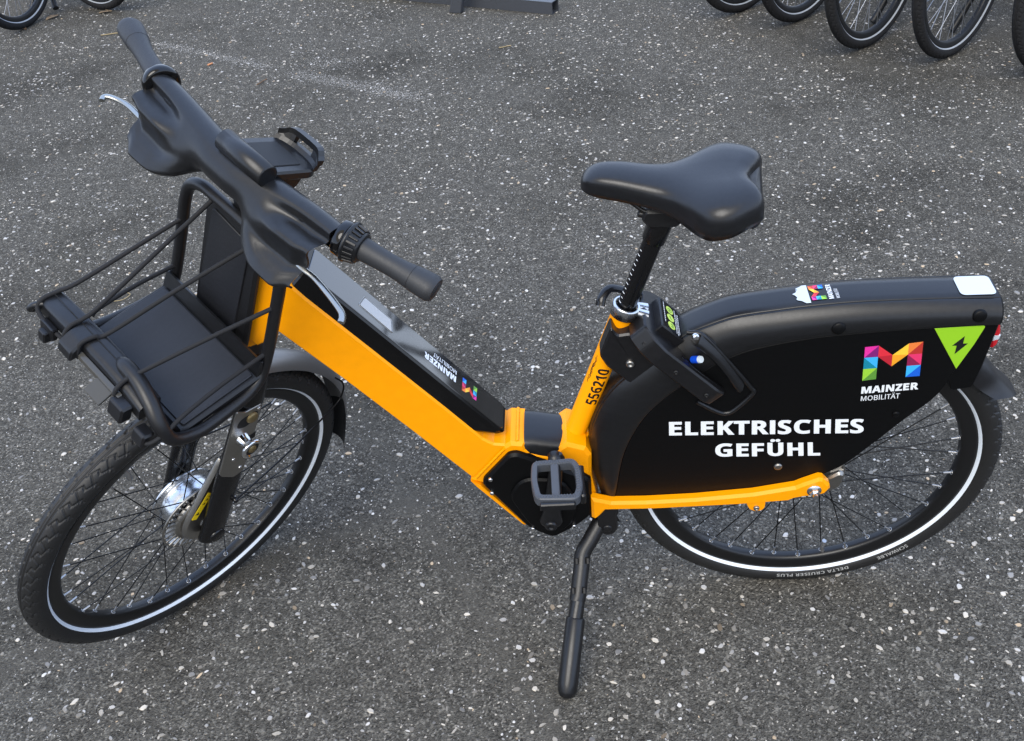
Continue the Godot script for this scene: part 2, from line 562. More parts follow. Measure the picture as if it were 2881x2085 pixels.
func build_battery(bike: Node3D) -> void:
	var t := Vector3(0.5885, -0.8085, 0)      # down along the tube
	var n := Vector3(0.8085, 0.5885, 0)       # out of the tube
	var b := group_node("battery", bike, Transform3D(Basis(t, n, Vector3(0, 0, 1)), Vector3(-0.836, 0.812, 0)))
	# local x along, y out, z left; the tube's top edge is y = 0
	var s := new_st()
	var L := 0.415
	var rings := []
	for e in [[-0.035, 0.93], [-0.031, 1.0], [L - 0.008, 1.0], [L, 0.93]]:
		var r := PackedVector3Array()
		for p in [[-0.041, -0.006], [-0.0405, 0.006], [-0.037, 0.026], [-0.034, 0.034], [-0.031, 0.037], [0.031, 0.037], [0.034, 0.034], [0.037, 0.026], [0.0405, 0.006], [0.041, -0.006]]:
			var x: float = e[0]
			if x > 0.1:
				x += [-0.030, -0.016, 0.012, 0.018, 0.020, 0.020, 0.018, 0.012, -0.016, -0.030][r.size()]
				r.append(Vector3(x, p[1], p[0] * e[1]))
			else:
				r.append(Vector3(x - (p[1] - 0.037) * 0.12, p[1], p[0] * e[1]))
		rings.append(r)
	loft(s, rings, true, true, true, false)
	done(s, "battery_case", M.gloss, b)
	s = new_st()
	var lidp := round_poly(v2([-0.027, -0.0312, L + 0.008, -0.0312, L + 0.014, -0.026, L + 0.014, 0.026, L + 0.008, 0.0312, -0.027, 0.0312]), 0.006)
	slab(s, lidp, 0.0, 0.0022, 0.0008, false, Transform3D(Basis(Vector3(1, 0, 0), Vector3(0, 0, -1), Vector3(0, 1, 0)), Vector3(0, 0.0368, 0)))
	done(s, "battery_lid", M.lid, b)
	# pale window plate
	s = new_st()
	var wp := round_poly(v2([0.078, -0.0125, 0.150, -0.0145, 0.144, 0.0105, 0.085, 0.0125]), 0.003)
	slab(s, wp, 0.0, 0.0008, 0.0002, false, Transform3D(Basis(Vector3(1, 0, 0), Vector3(0, 0, -1), Vector3(0, 1, 0)), Vector3(0, 0.0391, 0)))
	done(s, "reflector_plate", M.label, b)
	s = new_st()
	var fp := PackedVector3Array()
	for p in inset(wp, -0.0022): fp.append(Vector3(p.x, 0.0390, -p.y))
	tube(s, fp, [0.0009], 5, false, true)
	done(s, "plate_rim", M.steel, b)
	# the printing reads from the other side of the bicycle
	var y := 0.0392
	lettering("MAlNZER", 0.078, 0.0145, true, func(u, v): return Vector3(0.304 - u, y, -0.0035 + v), "lettering", M.print, b, 0, 0.8)
	lettering("MOBlLlTÄT", 0.058, 0.0095, false, func(u, v): return Vector3(0.304 - u, y, -0.0180 + v), "lettering", M.print, b, 0, 0.2)
	logo(b, func(u, v): return Vector3(0.357 - u * 0.037, y, -0.0175 + v * 0.034))

func logo(parent: Node, map: Callable) -> void:
	# the folded-ribbon M, u 0..1 from left to right, v 0..1 upward
	var s := new_st()
	sg(s, false)
	var put_tri := func(c: Color, a: Vector2, b: Vector2, d: Vector2):
		s.set_color(c.srgb_to_linear())
		for p in [a, b, d]: s.add_vertex(map.call(p.x, p.y))
	var A0 := Vector2(0.0, 0.93); var A1 := Vector2(0.24, 0.95); var A2 := Vector2(0.24, 0.65); var A3 := Vector2(0.0, 0.64)
	var A4 := Vector2(0.24, 0.34); var A5 := Vector2(0.0, 0.33); var A6 := Vector2(0.24, 0.03); var A7 := Vector2(0.0, 0.0)
	var B0 := Vector2(0.49, 0.68); var B1 := Vector2(0.49, 0.37)
	var C0 := Vector2(0.755, 0.97); var C1 := Vector2(1.0, 1.0); var C2 := Vector2(0.755, 0.67); var C3 := Vector2(1.0, 0.68)
	var C4 := Vector2(0.755, 0.36); var C5 := Vector2(1.0, 0.37); var C6 := Vector2(0.755, 0.05); var C7 := Vector2(1.0, 0.06)
	put_tri.call(Color(0.90, 0.20, 0.62), A0, A1, A3); put_tri.call(Color(0.50, 0.13, 0.45), A1, A2, A3)
	put_tri.call(Color(0.24, 0.70, 0.95), A3, A2, A4); put_tri.call(Color(0.08, 0.52, 0.62), A3, A4, A5)
	put_tri.call(Color(0.60, 0.82, 0.24), A5, A4, A7); put_tri.call(Color(0.36, 0.58, 0.22), A4, A6, A7)
	put_tri.call(Color(0.87, 0.19, 0.25), A1, B0, A2); put_tri.call(Color(0.73, 0.15, 0.20), A2, B0, B1)
	put_tri.call(Color(0.98, 0.80, 0.24), B0, C0, C2); put_tri.call(Color(0.95, 0.64, 0.16), B0, C2, B1)
	put_tri.call(Color(0.93, 0.50, 0.24), C0, C1, C2); put_tri.call(Color(0.72, 0.20, 0.18), C1, C3, C2)
	put_tri.call(Color(0.90, 0.21, 0.42), C2, C3, C5); put_tri.call(Color(0.55, 0.12, 0.30), C2, C5, C4)
	put_tri.call(Color(0.24, 0.70, 0.95), C4, C5, C6); put_tri.call(Color(0.10, 0.38, 0.82), C5, C7, C6)
	done(s, "ribbon_emblem", M.colour, parent)

func build_motor(bike: Node3D) -> void:
	var m := group_node("motor", bike)
	for z in [1.0, -1.0]:
		var s := new_st()
		var p := round_poly(v2([-0.603, 0.377, -0.545, 0.450, -0.530, 0.453, -0.497, 0.434, -0.40, 0.378, -0.400, 0.277, -0.430, 0.243, -0.478, 0.207, -0.524, 0.240]), 0.016, 5)
		slab(s, p, minf(0.012 * z, 0.060 * z), maxf(0.012 * z, 0.060 * z), 0.005, false)
		var q := round_poly(v2([-0.555, 0.345, -0.525, 0.395, -0.450, 0.385, -0.425, 0.32, -0.44, 0.255, -0.478, 0.225, -0.52, 0.255]), 0.025, 6)
		slab(s, q, minf(0.059 * z, 0.067 * z), maxf(0.059 * z, 0.067 * z), 0.004, false)
		done(s, "motor_cover", M.panel, m)
	var sr := new_st()
	slab(sr, v2([-0.622, 0.374, -0.604, 0.360, -0.536, 0.250, -0.530, 0.240, -0.536, 0.243, -0.612, 0.356]), -0.050, 0.050, 0.001)
	done(sr, "motor_rim", M.yellow, m)
	for p in [[-0.583, 0.390], [-0.584, 0.352], [-0.516, 0.243], [-0.437, 0.247]]:
		bolt("cover_bolt", m, Vector3(p[0], p[1], 0.0615), Vector3(0, 0, 1), 0.0042, 0.003, M.chrome, false)
	# black cover behind the battery
	var s := new_st()
	var rings := []
	for e in [[-0.516, 0.4680], [-0.50, 0.4655], [-0.47, 0.4580], [-0.445, 0.4520]]:
		var r := PackedVector3Array()
		for k in 13:
			var a := PI * k / 12.0
			var zz := cos(a) * 0.046
			r.append(Vector3(e[0], e[1] - 0.03 + 0.034 * pow(sin(a), 0.35), zz))
		rings.append(r)
	loft(s, rings, false, false, false, true)
	done(s, "cable_cover", M.plastic, m)

func build_crank(bike: Node3D) -> void:
	for z in [1.0, -1.0]:
		var c := group_node("crank", bike)
		var s := new_st()
		var bb := Vector3(-0.478, 0.292, 0.083 * z)
		var e := bb + Vector3(0.020, 0.168, -0.006 * z) * (1.0 if z > 0 else -1.0) * Vector3(1, 1, 1)
		if z < 0: e = bb + Vector3(-0.020, -0.150, 0.006)
		tube(s, PackedVector3Array([bb + (bb - e) * 0.09, bb + (bb - e) * 0.04, bb, bb.lerp(e, 0.2), bb.lerp(e, 0.8), e, e + (e - bb) * 0.06]), [0.010, 0.019, 0.0215, 0.0155, 0.0125, 0.0145, 0.009], 18, true, false, 0.62, Vector3(0, 0, 1))
		done(s, "crank_arm", M.plastic, c)
		bolt("crank_bolt", c, bb + Vector3(0, 0, 0.012 * z), Vector3(0, 0, z), 0.0115, 0.005, M.plastic)
		# pedal
		var p := group_node("pedal", c, Transform3D(Basis(Vector3(0, 1, 0), 0.04 * z) * Basis(Vector3(0, 0, 1), -0.03), Vector3(e.x - 0.001, e.y + 0.0, 0.134 * z)))
		s = new_st()
		tube(s, PackedVector3Array([Vector3(0, 0, -0.062 * z), Vector3(0, 0, -0.045 * z), Vector3(0, 0, -0.043 * z), Vector3(0, 0, 0.03 * z)]), [0.0125, 0.0125, 0.008, 0.008], 18)
		done(s, "pedal_axle", M.plastic, p)
		s = new_st()
		var out := round_poly(v2([-0.041, -0.044, 0.033, -0.047, 0.043, -0.026, 0.045, 0.02, 0.036, 0.047, -0.037, 0.044, -0.044, 0.0]), 0.014, 4)
		var flat := Transform3D(Basis(Vector3(1, 0, 0), Vector3(0, 0, 1), Vector3(0, -1, 0)), Vector3.ZERO)
		# frame: outer ring around two windows
		var o2 := PackedVector3Array()
		for v in out: o2.append(Vector3(v.x, 0, v.y))
		var inn := inset(out, 0.011)
		var rings := []
		for a in [[out, -0.010], [out, 0.007], [inset(out, 0.002), 0.009], [inset(inn, -0.001), 0.009], [inn, 0.007], [inn, -0.010]]:
			var r := PackedVector3Array()
			for v in a[0]: r.append(Vector3(v.x, a[1], v.y))
			rings.append(r)
		loft(s, rings, true, false, false, false, true)
		box(s, Vector3(-0.002, 0.0, 0), Vector3(0.007, 0.008, 0.042), 0.0015)
		done(s, "pedal_body", M.pedal, p)
		s = new_st()
		for k in 13:
			for zz in [-0.0395, 0.0395]:
				box(s, Vector3(-0.032 + k * 0.0050, 0.0090, zz * 0.985), Vector3(0.0013, 0.0011, 0.0036), 0.0006, Basis(Vector3.UP, 0.35))
		for k in 11:
			box(s, Vector3(0.0368, 0.0090, -0.028 + k * 0.0056), Vector3(0.0036, 0.0011, 0.0013), 0.0006, Basis(Vector3.UP, 0.3))
		done(s, "pedal_tread", M.pedal, p)
		s = new_st()
		box(s, Vector3(0.0, -0.004, 0.050 * z), Vector3(0.030, 0.008, 0.004), 0.002)
		box(s, Vector3(0.044, -0.009, 0.0), Vector3(0.005, 0.012, 0.036), 0.003)
		done(s, "pedal_side", M.plastic, p)

func build_kickstand(bike: Node3D) -> void:
	var k := group_node("kickstand", bike)
	var s := new_st()
	slab(s, round_poly(v2([-0.392, 0.300, -0.356, 0.300, -0.353, 0.235, -0.362, 0.218, -0.380, 0.216, -0.391, 0.232]), 0.010, 5), 0.052, 0.064, 0.003)
	slab(s, round_poly(v2([-0.405, 0.298, -0.356, 0.300, -0.350, 0.240, -0.385, 0.222, -0.408, 0.235]), 0.010, 5), 0.022, 0.036, 0.003)
	done(s, "stand_bracket", M.powder, k)
	bolt("pivot_bolt", k, Vector3(-0.3735, 0.240, 0.0645), Vector3(0, 0, 1), 0.009, 0.003, M.powder, false)
	var p0 := Vector3(-0.386, 0.240, 0.046)
	var kn := Vector3(-0.4225, 0.196, 0.088)
	var ft := Vector3(-0.4665, 0.021, 0.292)
	var dir := (ft - kn).normalized()
	s = new_st()
	tube(s, catmull(PackedVector3Array([p0, p0.lerp(kn, 0.55), kn, kn + dir * 0.03, kn + dir * 0.09]), 6), [0.0165], 8)
	done(s, "upper_leg", M.powder, k)
	s = new_st()
	for q in [0.012, 0.068]:
		for w in [-1.0, 1.0]:
			box(s, kn + dir * q + Vector3(w * 0.0105, 0.010, 0.011), Vector3(0.0025, 0.004, 0.006), 0.0008, Basis(Vector3(1, 0, 0), 0.75))
	done(s, "lock_notch", M.black, k)
	s = new_st()
	tube(s, PackedVector3Array([kn + dir * 0.08, kn + dir * 0.14]), [0.0145], 8)
	done(s, "inner_leg", M.cover, k)
	s = new_st()
	tube(s, PackedVector3Array([kn + dir * 0.122, kn + dir * 0.125, ft - dir * 0.028, ft - dir * 0.012, ft - dir * 0.003, ft + dir * 0.001]), [0.0165, 0.0185, 0.0195, 0.0185, 0.0145, 0.007], 8)
	done(s, "stand_foot", M.plastic, k)

func build_saddle(bike: Node3D) -> void:
	var sd := group_node("saddle", bike, Transform3D(Basis(Vector3.UP, -0.13), Vector3(-0.262, 0.0, -0.004)))
	# sections along local x (nose -0.132 .. tail 0.132): x, half width, top y, crown drop, skirt depth, edge radius
	var st := [[-0.1325, 0.004, 0.957, 0.002, 0.008], [-0.1300, 0.013, 0.965, 0.003, 0.015], [-0.124, 0.020, 0.972, 0.004, 0.023], [-0.114, 0.0255, 0.978, 0.006, 0.031], [-0.098, 0.0300, 0.981, 0.007, 0.036], [-0.070, 0.034, 0.980, 0.008, 0.038], [-0.035, 0.038, 0.975, 0.009, 0.039], [-0.005, 0.047, 0.973, 0.010, 0.043], [0.020, 0.066, 0.974, 0.011, 0.049], [0.040, 0.086, 0.977, 0.012, 0.056], [0.056, 0.0975, 0.980, 0.0125, 0.060], [0.072, 0.101, 0.983, 0.013, 0.060], [0.088, 0.0985, 0.984, 0.0135, 0.058], [0.102, 0.0915, 0.985, 0.0135, 0.055], [0.114, 0.083, 0.985, 0.0135, 0.052], [0.124, 0.075, 0.983, 0.0135, 0.048], [0.1300, 0.0685, 0.979, 0.0135, 0.043], [0.1330, 0.0635, 0.973, 0.0125, 0.036], [0.1335, 0.057, 0.966, 0.0115, 0.028]]
	var rings := []
	for e in st:
		var r := PackedVector3Array()
		var x: float = e[0]; var w: float = e[1]; var ty: float = e[2]; var cd: float = e[3]; var sk: float = e[4]
		var prof := [[0.0, 0.0], [0.25, 0.05], [0.5, 0.22], [0.7, 0.48], [0.83, 0.78], [0.92, 1.15], [0.975, 1.75], [1.0, 2.6]]
		var half := []
		for p in prof:
			half.append(Vector2(w * float(p[0]), ty - cd * float(p[1])))
		var last: Vector2 = half[half.size() - 1]
		var yb: float = min(ty - sk, last.y - 0.004)
		half.append(Vector2(w * 0.995, lerp(last.y, yb, 0.5)))
		half.append(Vector2(w * 0.97, yb))
		half.append(Vector2(w * 0.86, yb - 0.001))
		# notch at the tail: the middle lies further forward than the wings
		var n := half.size()
		for i in range(n - 1, 0, -1):
			var v: Vector2 = half[i]
			r.append(Vector3(x - tail_cut(x, v.x), v.y - tail_dip(x, v.x), -v.x))
		for i in n:
			var v: Vector2 = half[i]
			r.append(Vector3(x - tail_cut(x, v.x), v.y - tail_dip(x, v.x), v.x))
		rings.append(r)
	# refine lengthwise
	var cnt: int = rings[0].size()
	var fine := []
	var cols := []
	for k in cnt:
		var line := PackedVector3Array()
		for r in rings: line.append(r[k])
		cols.append(catmull(line, 4))
	for i in cols[0].size():
		var r := PackedVector3Array()
		for k in cnt: r.append(cols[k][i])
		fine.append(r)
	var s := new_st()
	loft(s, fine, false, false, false, true)
	# close the nose, the tail and the underside
	var tail: PackedVector3Array = fine[fine.size() - 1]
	sg(s, true)
	for k in cnt / 2:
		if k + 1 < cnt - 1 - k: quad(s, tail[k], tail[k + 1], tail[cnt - 2 - k], tail[cnt - 1 - k])
	var nose: PackedVector3Array = fine[0]
	for k in cnt / 2:
		if k + 1 < cnt - 1 - k: quad(s, nose[cnt - 1 - k], nose[cnt - 2 - k], nose[k + 1], nose[k])
	for i in fine.size() - 1:
		quad(s, fine[i][cnt - 1], fine[i][0], fine[i + 1][0], fine[i + 1][cnt - 1])
	done(s, "saddle_cover", M.saddle, sd)
	# rails and clamp
	s = new_st()
	for z in [-1.0, 1.0]:
		tube(s, catmull(v3([-0.085, 0.945, 0.008 * z, -0.055, 0.930, 0.016 * z, -0.03, 0.917, 0.021 * z, 0.03, 0.914, 0.022 * z, 0.06, 0.925, 0.028 * z, 0.095, 0.945, 0.036 * z]), 5), [0.0036], 8)
	done(s, "rail", M.powder, sd)
	s = new_st()
	slab(s, round_poly(v2([-0.042, 0.905, -0.036, 0.922, 0.016, 0.922, 0.024, 0.906, 0.010, 0.892, -0.030, 0.890]), 0.006), -0.026, 0.026, 0.004)
	done(s, "saddle_clamp", M.powder, sd)
	bolt("clamp_bolt", sd, Vector3(-0.040, 0.908, 0.012), Vector3(-1, 0.2, 0), 0.006, 0.008, M.powder)
	# rounded clip under the tail
	s = new_st()
	tube(s, catmull(v3([0.095, 0.915, 0.03, 0.118, 0.902, 0.024, 0.126, 0.902, 0.0, 0.118, 0.902, -0.024, 0.095, 0.915, -0.03]), 5), [0.009], 12, true, false, 0.8)
	done(s, "tail_grip", M.saddle, sd)

func tail_cut(x: float, z: float) -> float:
	var t := smoothstep(0.06, 0.126, x)
	return t * 0.023 * exp(-pow(z / 0.036, 2.0))

func tail_dip(x: float, z: float) -> float:
	var t := smoothstep(-0.01, 0.10, x)
	return t * 0.0075 * exp(-pow(z / 0.036, 2.0))

func build_seatpost(bike: Node3D) -> void:
	var p := group_node("seat_post", bike)
	var sd := (Vector3(-0.328, 0.735, 0) - Vector3(-0.430, 0.430, 0)).normalized()
	var top := Vector3(-0.328, 0.735, 0)
	var s := new_st()
	var e1 := Vector3(sd.y, -sd.x, 0)
	var rings := []
	for q in [-0.06, 0.135]:
		var r := PackedVector3Array()
		for k in 48:
			var a := TAU * k / 48
			var rad := 0.0152 - 0.0022 * exp(-pow(angle_difference(a, 1.45) / 0.14, 2.0)) - 0.0022 * exp(-pow(angle_difference(a, -1.7) / 0.14, 2.0))
			r.append(top + sd * q + e1 * cos(a) * rad + Vector3(0, 0, 1) * sin(a) * rad)
		rings.append(r)
	loft(s, rings, true)
	done(s, "post_tube", M.fork, p)
	s = new_st()
	tube(s, PackedVector3Array([top + sd * 0.128, top + sd * 0.131, top + sd * 0.165, top + sd * 0.178]), [0.0155, 0.0185, 0.019, 0.021], 24)
	done(s, "post_head", M.fork, p)
	s = new_st()
	for k in 12:
		var hh := 0.006 + k * 0.0095
		var half := 0.20 if k % 2 == 0 else 0.12
		var a0 := PI + 0.02
		var pts := PackedVector3Array()
		for j in 5:
			var a: float = a0 + half * 2.0 - half * 2.2 * j / 4.0 - 0.55
			pts.append(top + sd * hh + e1 * cos(a) * 0.01525 + Vector3(0, 0, 1) * sin(a) * 0.01525)
		tube(s, pts, [0.00055], 4)
	done(s, "height_mark", M.print, p)
	# clamp
	var c := group_node("seat_clamp", bike, align(sd, top))
	s = new_st()
	lathe(s, v2([0.0195, -0.020, 0.0235, -0.020, 0.0235, -0.002, 0.0225, 0.0005, 0.0185, 0.0005, 0.0185, -0.004]), 40)
	done(s, "clamp_ring", M.alu, c)
	var inv := c.transform.affine_inverse()
	s = new_st()
	for z in [-0.008, 0.0085]:
		var q := top + Vector3(0.033, -0.012, z)
		tube(s, PackedVector3Array([inv * (top + sd * -0.008 + Vector3(0.019, -0.004, z)), inv * (top + sd * -0.009 + Vector3(0.036, -0.008, z * 1.15))]), [0.0062], 10, true, false, 1.4)
	done(s, "clamp_ear", M.alu, c)
	s = new_st()
	tube(s, PackedVector3Array([inv * (top + sd * -0.014 + Vector3(0.031, -0.010, -0.034)), inv * (top + sd * -0.014 + Vector3(0.031, -0.010, 0.026))]), [0.0045], 10)
	tube(s, PackedVector3Array([inv * (top + sd * -0.014 + Vector3(0.031, -0.010, 0.016)), inv * (top + sd * -0.014 + Vector3(0.031, -0.010, 0.030))]), [0.009], 12)
	done(s, "clamp_screw", M.fork, c)
	s = new_st()
	tube(s, catmull(PackedVector3Array([inv * (top + Vector3(0.026, -0.010, -0.034)), inv * (top + Vector3(0.0, 0.0, -0.036)), inv * (top + Vector3(-0.026, 0.012, -0.028)), inv * (top + Vector3(-0.040, 0.006, -0.012)), inv * (top + Vector3(-0.043, -0.004, -0.004))]), 6), [0.0055], 10, true, false, 1.5)
	done(s, "quick_release_lever", M.fork, c)

const GUARD_OUT := [-0.382, 0.300, -0.392, 0.355, -0.398, 0.410, -0.397, 0.465, -0.387, 0.505, -0.371, 0.547, -0.345, 0.588, -0.300, 0.636, -0.262, 0.672, -0.230, 0.697, -0.183, 0.719, -0.149, 0.729, -0.088, 0.7365, -0.040, 0.741, 0.025, 0.7445, 0.100, 0.744, 0.174, 0.742, 0.247, 0.739]
const GUARD_IN := [-0.358, 0.312, -0.353, 0.345, -0.348, 0.385, -0.340, 0.430, -0.326, 0.474, -0.303, 0.523, -0.272, 0.564, -0.238, 0.598, -0.210, 0.622, -0.185, 0.642, -0.158, 0.657, -0.132, 0.668, -0.085, 0.679, -0.030, 0.6875, 0.030, 0.692, 0.100, 0.695, 0.165, 0.6965, 0.247, 0.696]

func build_guard(bike: Node3D) -> void:
	var g := group_node("rear_wheel_guard", bike)
	var o := catmull2(v2(GUARD_OUT), 4)
	for i in o.size(): o[i].y -= 0.007 * smoothstep(-0.40, -0.24, o[i].x)
	var inn := catmull2(v2(GUARD_IN), 4)
	# shoulders: from the top strip down to the flat side panel
	for z in [1.0, -1.0]:
		var s := new_st()
		var rings := []
		for i in o.size():
			var r := PackedVector3Array()
			var a := o[i]
			var b := inn[i]
			for q in [[0.0, 0.0280, -0.004], [0.0, 0.0283, 0.0], [0.03, 0.0310, 0.0], [0.12, 0.0370, 0.0], [0.28, 0.0440, 0.0], [0.5, 0.0495, 0.0], [0.75, 0.0512, 0.0], [0.97, 0.0520, 0.0], [1.0, 0.0500, 0.0], [1.02, 0.046, 0.0]]:
				var p: Vector2 = a.lerp(b, q[0])
				var dn: Vector2 = (b - a).normalized()
				r.append(Vector3(p.x - dn.x * q[2], p.y - dn.y * q[2], q[1] * z) if q[2] < 0.0 else Vector3(p.x, p.y, q[1] * z))
			# first point is the inner lip of the groove
			r[0] = Vector3(a.x + (b - a).normalized().x * 0.004, a.y + (b - a).normalized().y * 0.004, 0.0277 * z)
			rings.append(r)
		loft(s, rings, false, false, false, true)
		done(s, "shoulder_shell", M.plastic, g)
		# flat side panel
		s = new_st()
		var poly := PackedVector2Array()
		for p in inn: if p.x < 0.222: poly.append(p)
		poly.append(Vector2(0.2275, 0.6965))
		for p in catmull2(v2([0.2005, 0.606, 0.188, 0.560, 0.170, 0.528, 0.137, 0.489, 0.093, 0.430, 0.040, 0.370, -0.045, 0.330, -0.158, 0.318, -0.283, 0.314, -0.350, 0.314]), 4): poly.append(p)
		slab(s, poly, minf(0.0455 * z, 0.050 * z), maxf(0.0455 * z, 0.050 * z), 0.0012)
		done(s, "side_panel", M.panel, g)
	# top strip, slightly domed
	var s2 := new_st()
	var rr := []
	for i in o.size():
		var a := o[i]
		var t: Vector2 = (o[min(i + 1, o.size() - 1)] - o[max(i - 1, 0)]).normalized()
		var nn := Vector2(-t.y, t.x)
		if nn.y < 0 and i > 20: nn = -nn
		var r := PackedVector3Array()
		for q in [[-0.0272, -0.005], [-0.0270, -0.0008], [-0.0255, 0.0008], [-0.014, 0.0018], [0.0, 0.0021], [0.014, 0.0018], [0.0255, 0.0008], [0.0270, -0.0008], [0.0272, -0.005]]:
			r.append(Vector3(a.x + nn.x * q[1], a.y + nn.y * q[1], q[0]))
		rr.append(r)
	loft(s2, rr, false, false, false, true)
	done(s2, "top_strip", M.plastic, g)
	# inner mudguard over the wheel, so that the shell is closed
	var s3 := new_st()
	var r3 := []
	for i in 50:
		var a := deg_to_rad(197.0 - 146.0 * i / 49.0)
		var r := PackedVector3Array()
		for q in [[-0.036, 0.364], [-0.030, 0.372], [-0.015, 0.377], [0.0, 0.378], [0.015, 0.377], [0.030, 0.372], [0.036, 0.364]]:
			r.append(Vector3(cos(a) * q[1], 0.328 + sin(a) * q[1], q[0]))
		r3.append(r)
	loft(s3, r3, false, false, false, true)
	done(s3, "inner_mudguard", M.panel, g)
	# tail block
	var s4 := new_st()
	slab(s4, round_poly(v2([0.185, 0.700, 0.2465, 0.700, 0.2495, 0.690, 0.247, 0.650, 0.244, 0.600, 0.238, 0.556, 0.205, 0.550, 0.185, 0.60]), 0.004), -0.0455, 0.0455, 0.0025)
	slab(s4, round_poly(v2([-0.0275, 0.7315, 0.0275, 0.7315, 0.0365, 0.7265, 0.0435, 0.7195, 0.0490, 0.709, 0.0510, 0.6965, -0.0510, 0.6965, -0.0490, 0.709, -0.0435, 0.7195, -0.0365, 0.7265]), 0.002, 2), -0.004, 0.0045, 0.003, false, Transform3D(Basis(Vector3(0, 0, -1), Vector3(0, 1, 0), Vector3(1, 0, 0)), Vector3(0.2465, 0, 0)))
	done(s4, "tail_block", M.panel, g)
	# mudflap
	var s5 := new_st()
	var r5 := []
	for i in 22:
		var t := i / 21.0
		var r := PackedVector3Array()
		var fl := pow(maxf(0.0, (t - 0.66) / 0.34), 1.5)
		for k in 19:
			var w := -1.0 + 2.0 * k / 18.0
			var a := deg_to_rad(lerpf(54.0, lerpf(28.5, 35.0, pow(absf(w), 2.2)), t))
			var hw := 0.040 + 0.007 * fl
			var rad := 0.367 - 0.034 * pow(absf(w), 3.4) * (1.0 - 0.2 * fl) + 0.010 * fl * (1.0 - 0.5 * w * w)
			r.append(Vector3(cos(a) * rad, 0.328 + sin(a) * rad, signf(w) * hw * pow(absf(w), 0.8)))
		r5.append(r)
	loft(s5, r5, false, false, false, true)
	done(s5, "mudflap", M.hook, g)
	# rear light
	var s6 := new_st()
	slab(s6, round_poly(v2([0.0, -0.030, 0.010, -0.024, 0.013, 0.0, 0.010, 0.026, 0.0, 0.032]), 0.004), -0.026, 0.026, 0.003, false, Transform3D(Basis(Vector3(0, 0, 1), 0.13), Vector3(0.2540, 0.652, 0)))
	done(s6, "rear_light", M.red, g)
	s6 = new_st()
	slab(s6, round_poly(v2([0.0, -0.012, 0.0115, -0.010, 0.0135, 0.0, 0.0, 0.003]), 0.002), -0.0265, 0.0265, 0.002, false, Transform3D(Basis(Vector3(0, 0, 1), 0.13), Vector3(0.2543, 0.651, 0)))
	done(s6, "light_lens", M.white, g)
	# printing on the panel
	var z := 0.0506
	line_text(g, "ELEKTRlSCHES", Vector2(-0.2600, 0.4760), Vector2(0.0745, 0.4625), Vector2(-0.2610, 0.5100), Vector2(0.0700, 0.4975), true, z, 0.55)
	line_text(g, "GEFÜHL", Vector2(-0.1770, 0.4160), Vector2(0.0075, 0.4085), Vector2(-0.1790, 0.4500), Vector2(0.0030, 0.4430), true, z, 0.55)
	line_text(g, "MAlNZER", Vector2(0.0560, 0.5580), Vector2(0.1480, 0.5630), Vector2(0.0550, 0.5740), Vector2(0.1460, 0.5790), true, z, 0.8)
	line_text(g, "MOBlLlTÄT", Vector2(0.0580, 0.5410), Vector2(0.1210, 0.5440), Vector2(0.0570, 0.5520), Vector2(0.1200, 0.5555), false, z, 0.2)
	logo(g, func(u, v): return Vector3(lerpf(lerpf(0.0535, 0.1450, u), lerpf(0.0465, 0.1365, u), v), lerpf(0.588, 0.668, v) + 0.0005 * u, z))
	# green triangle with bolt sign
	var tp := PackedVector2Array()
	tp.append(Vector2(0.1485, 0.6945))
	for p in round_poly(v2([0.19, 0.6958, 0.2265, 0.6962, 0.2155, 0.652]), 0.006, 5): if p.x > 0.2165: tp.append(p)
	tp.append(Vector2(0.2000, 0.6055))
	var s7 := new_st()
	slab(s7, tp, 0.0498, 0.0506, 0.0002)
	done(s7, "hazard_sticker", M.green, g)
	s7 = new_st()
	var bl := v2([0.1985, 0.6760, 0.1830, 0.6570, 0.1900, 0.6565, 0.1905, 0.6385, 0.2065, 0.6600, 0.1990, 0.6605])
	slab(s7, bl, 0.0504, 0.0510, 0.0001)
	done(s7, "lightning_sign", M.black, g)
	# caps and bolts
	for p in [[0.0, 0.7050, 0.0520], [0.213, 0.7150, 0.0508]]:
		var s8 := new_st()
		lathe(s8, v2([0.0001, 0.0020, 0.0088, 0.0020, 0.0102, 0.0006, 0.0112, -0.001, 0.0112, -0.004]), 24)
		done(s8, "plug_cap", M.panel, g, align(Vector3(0, 0.16, 1), Vector3(p[0], p[1], p[2])))
	bolt("panel_bolt", g, Vector3(-0.064, 0.3835, 0.0505), Vector3(0, 0, 1), 0.0075, 0.0035, M.steel, false)
	bolt("panel_bolt", g, Vector3(0.1215, 0.5060, 0.0505), Vector3(0, 0, 1), 0.0060, 0.003, M.panel, false)
	bolt("panel_bolt", g, Vector3(-0.377, 0.4080, 0.041), Vector3(-0.5, 0, 1), 0.0090, 0.002, M.panel, false)
	# stickers on the top strip: pale plate at the tail, torn emblem further forward
	var s9 := new_st()
	slab(s9, round_poly(v2([0.188, -0.0235, 0.2430, -0.0235, 0.2430, 0.0235, 0.188, 0.0235]), 0.009, 5), 0.0, 0.0004, 0.0001, false, Transform3D(Basis(Vector3(1, -0.027, 0), Vector3(0, 0, -1), Vector3(0.027, 1, 0)), Vector3(0, 0.7425, 0)))
	done(s9, "white_sticker", M.white, g)
	var s10 := new_st()
	var torn := PackedVector2Array()
	for k in 15:
		var w := -0.026 + 0.052 * k / 14.0
		w *= 0.86
		var hash_ := 0.0022 * sin(k * 1.4) + 0.0014 * sin(k * 2.9 + 1.0)
		torn.append(Vector2(-0.062 + 0.013 * pow(absf(w) / 0.022, 2.0) + hash_, w))
	torn = catmull2(torn, 3)
	torn.append(Vector2(-0.0405, 0.0224)); torn.append(Vector2(-0.0405, -0.0224))
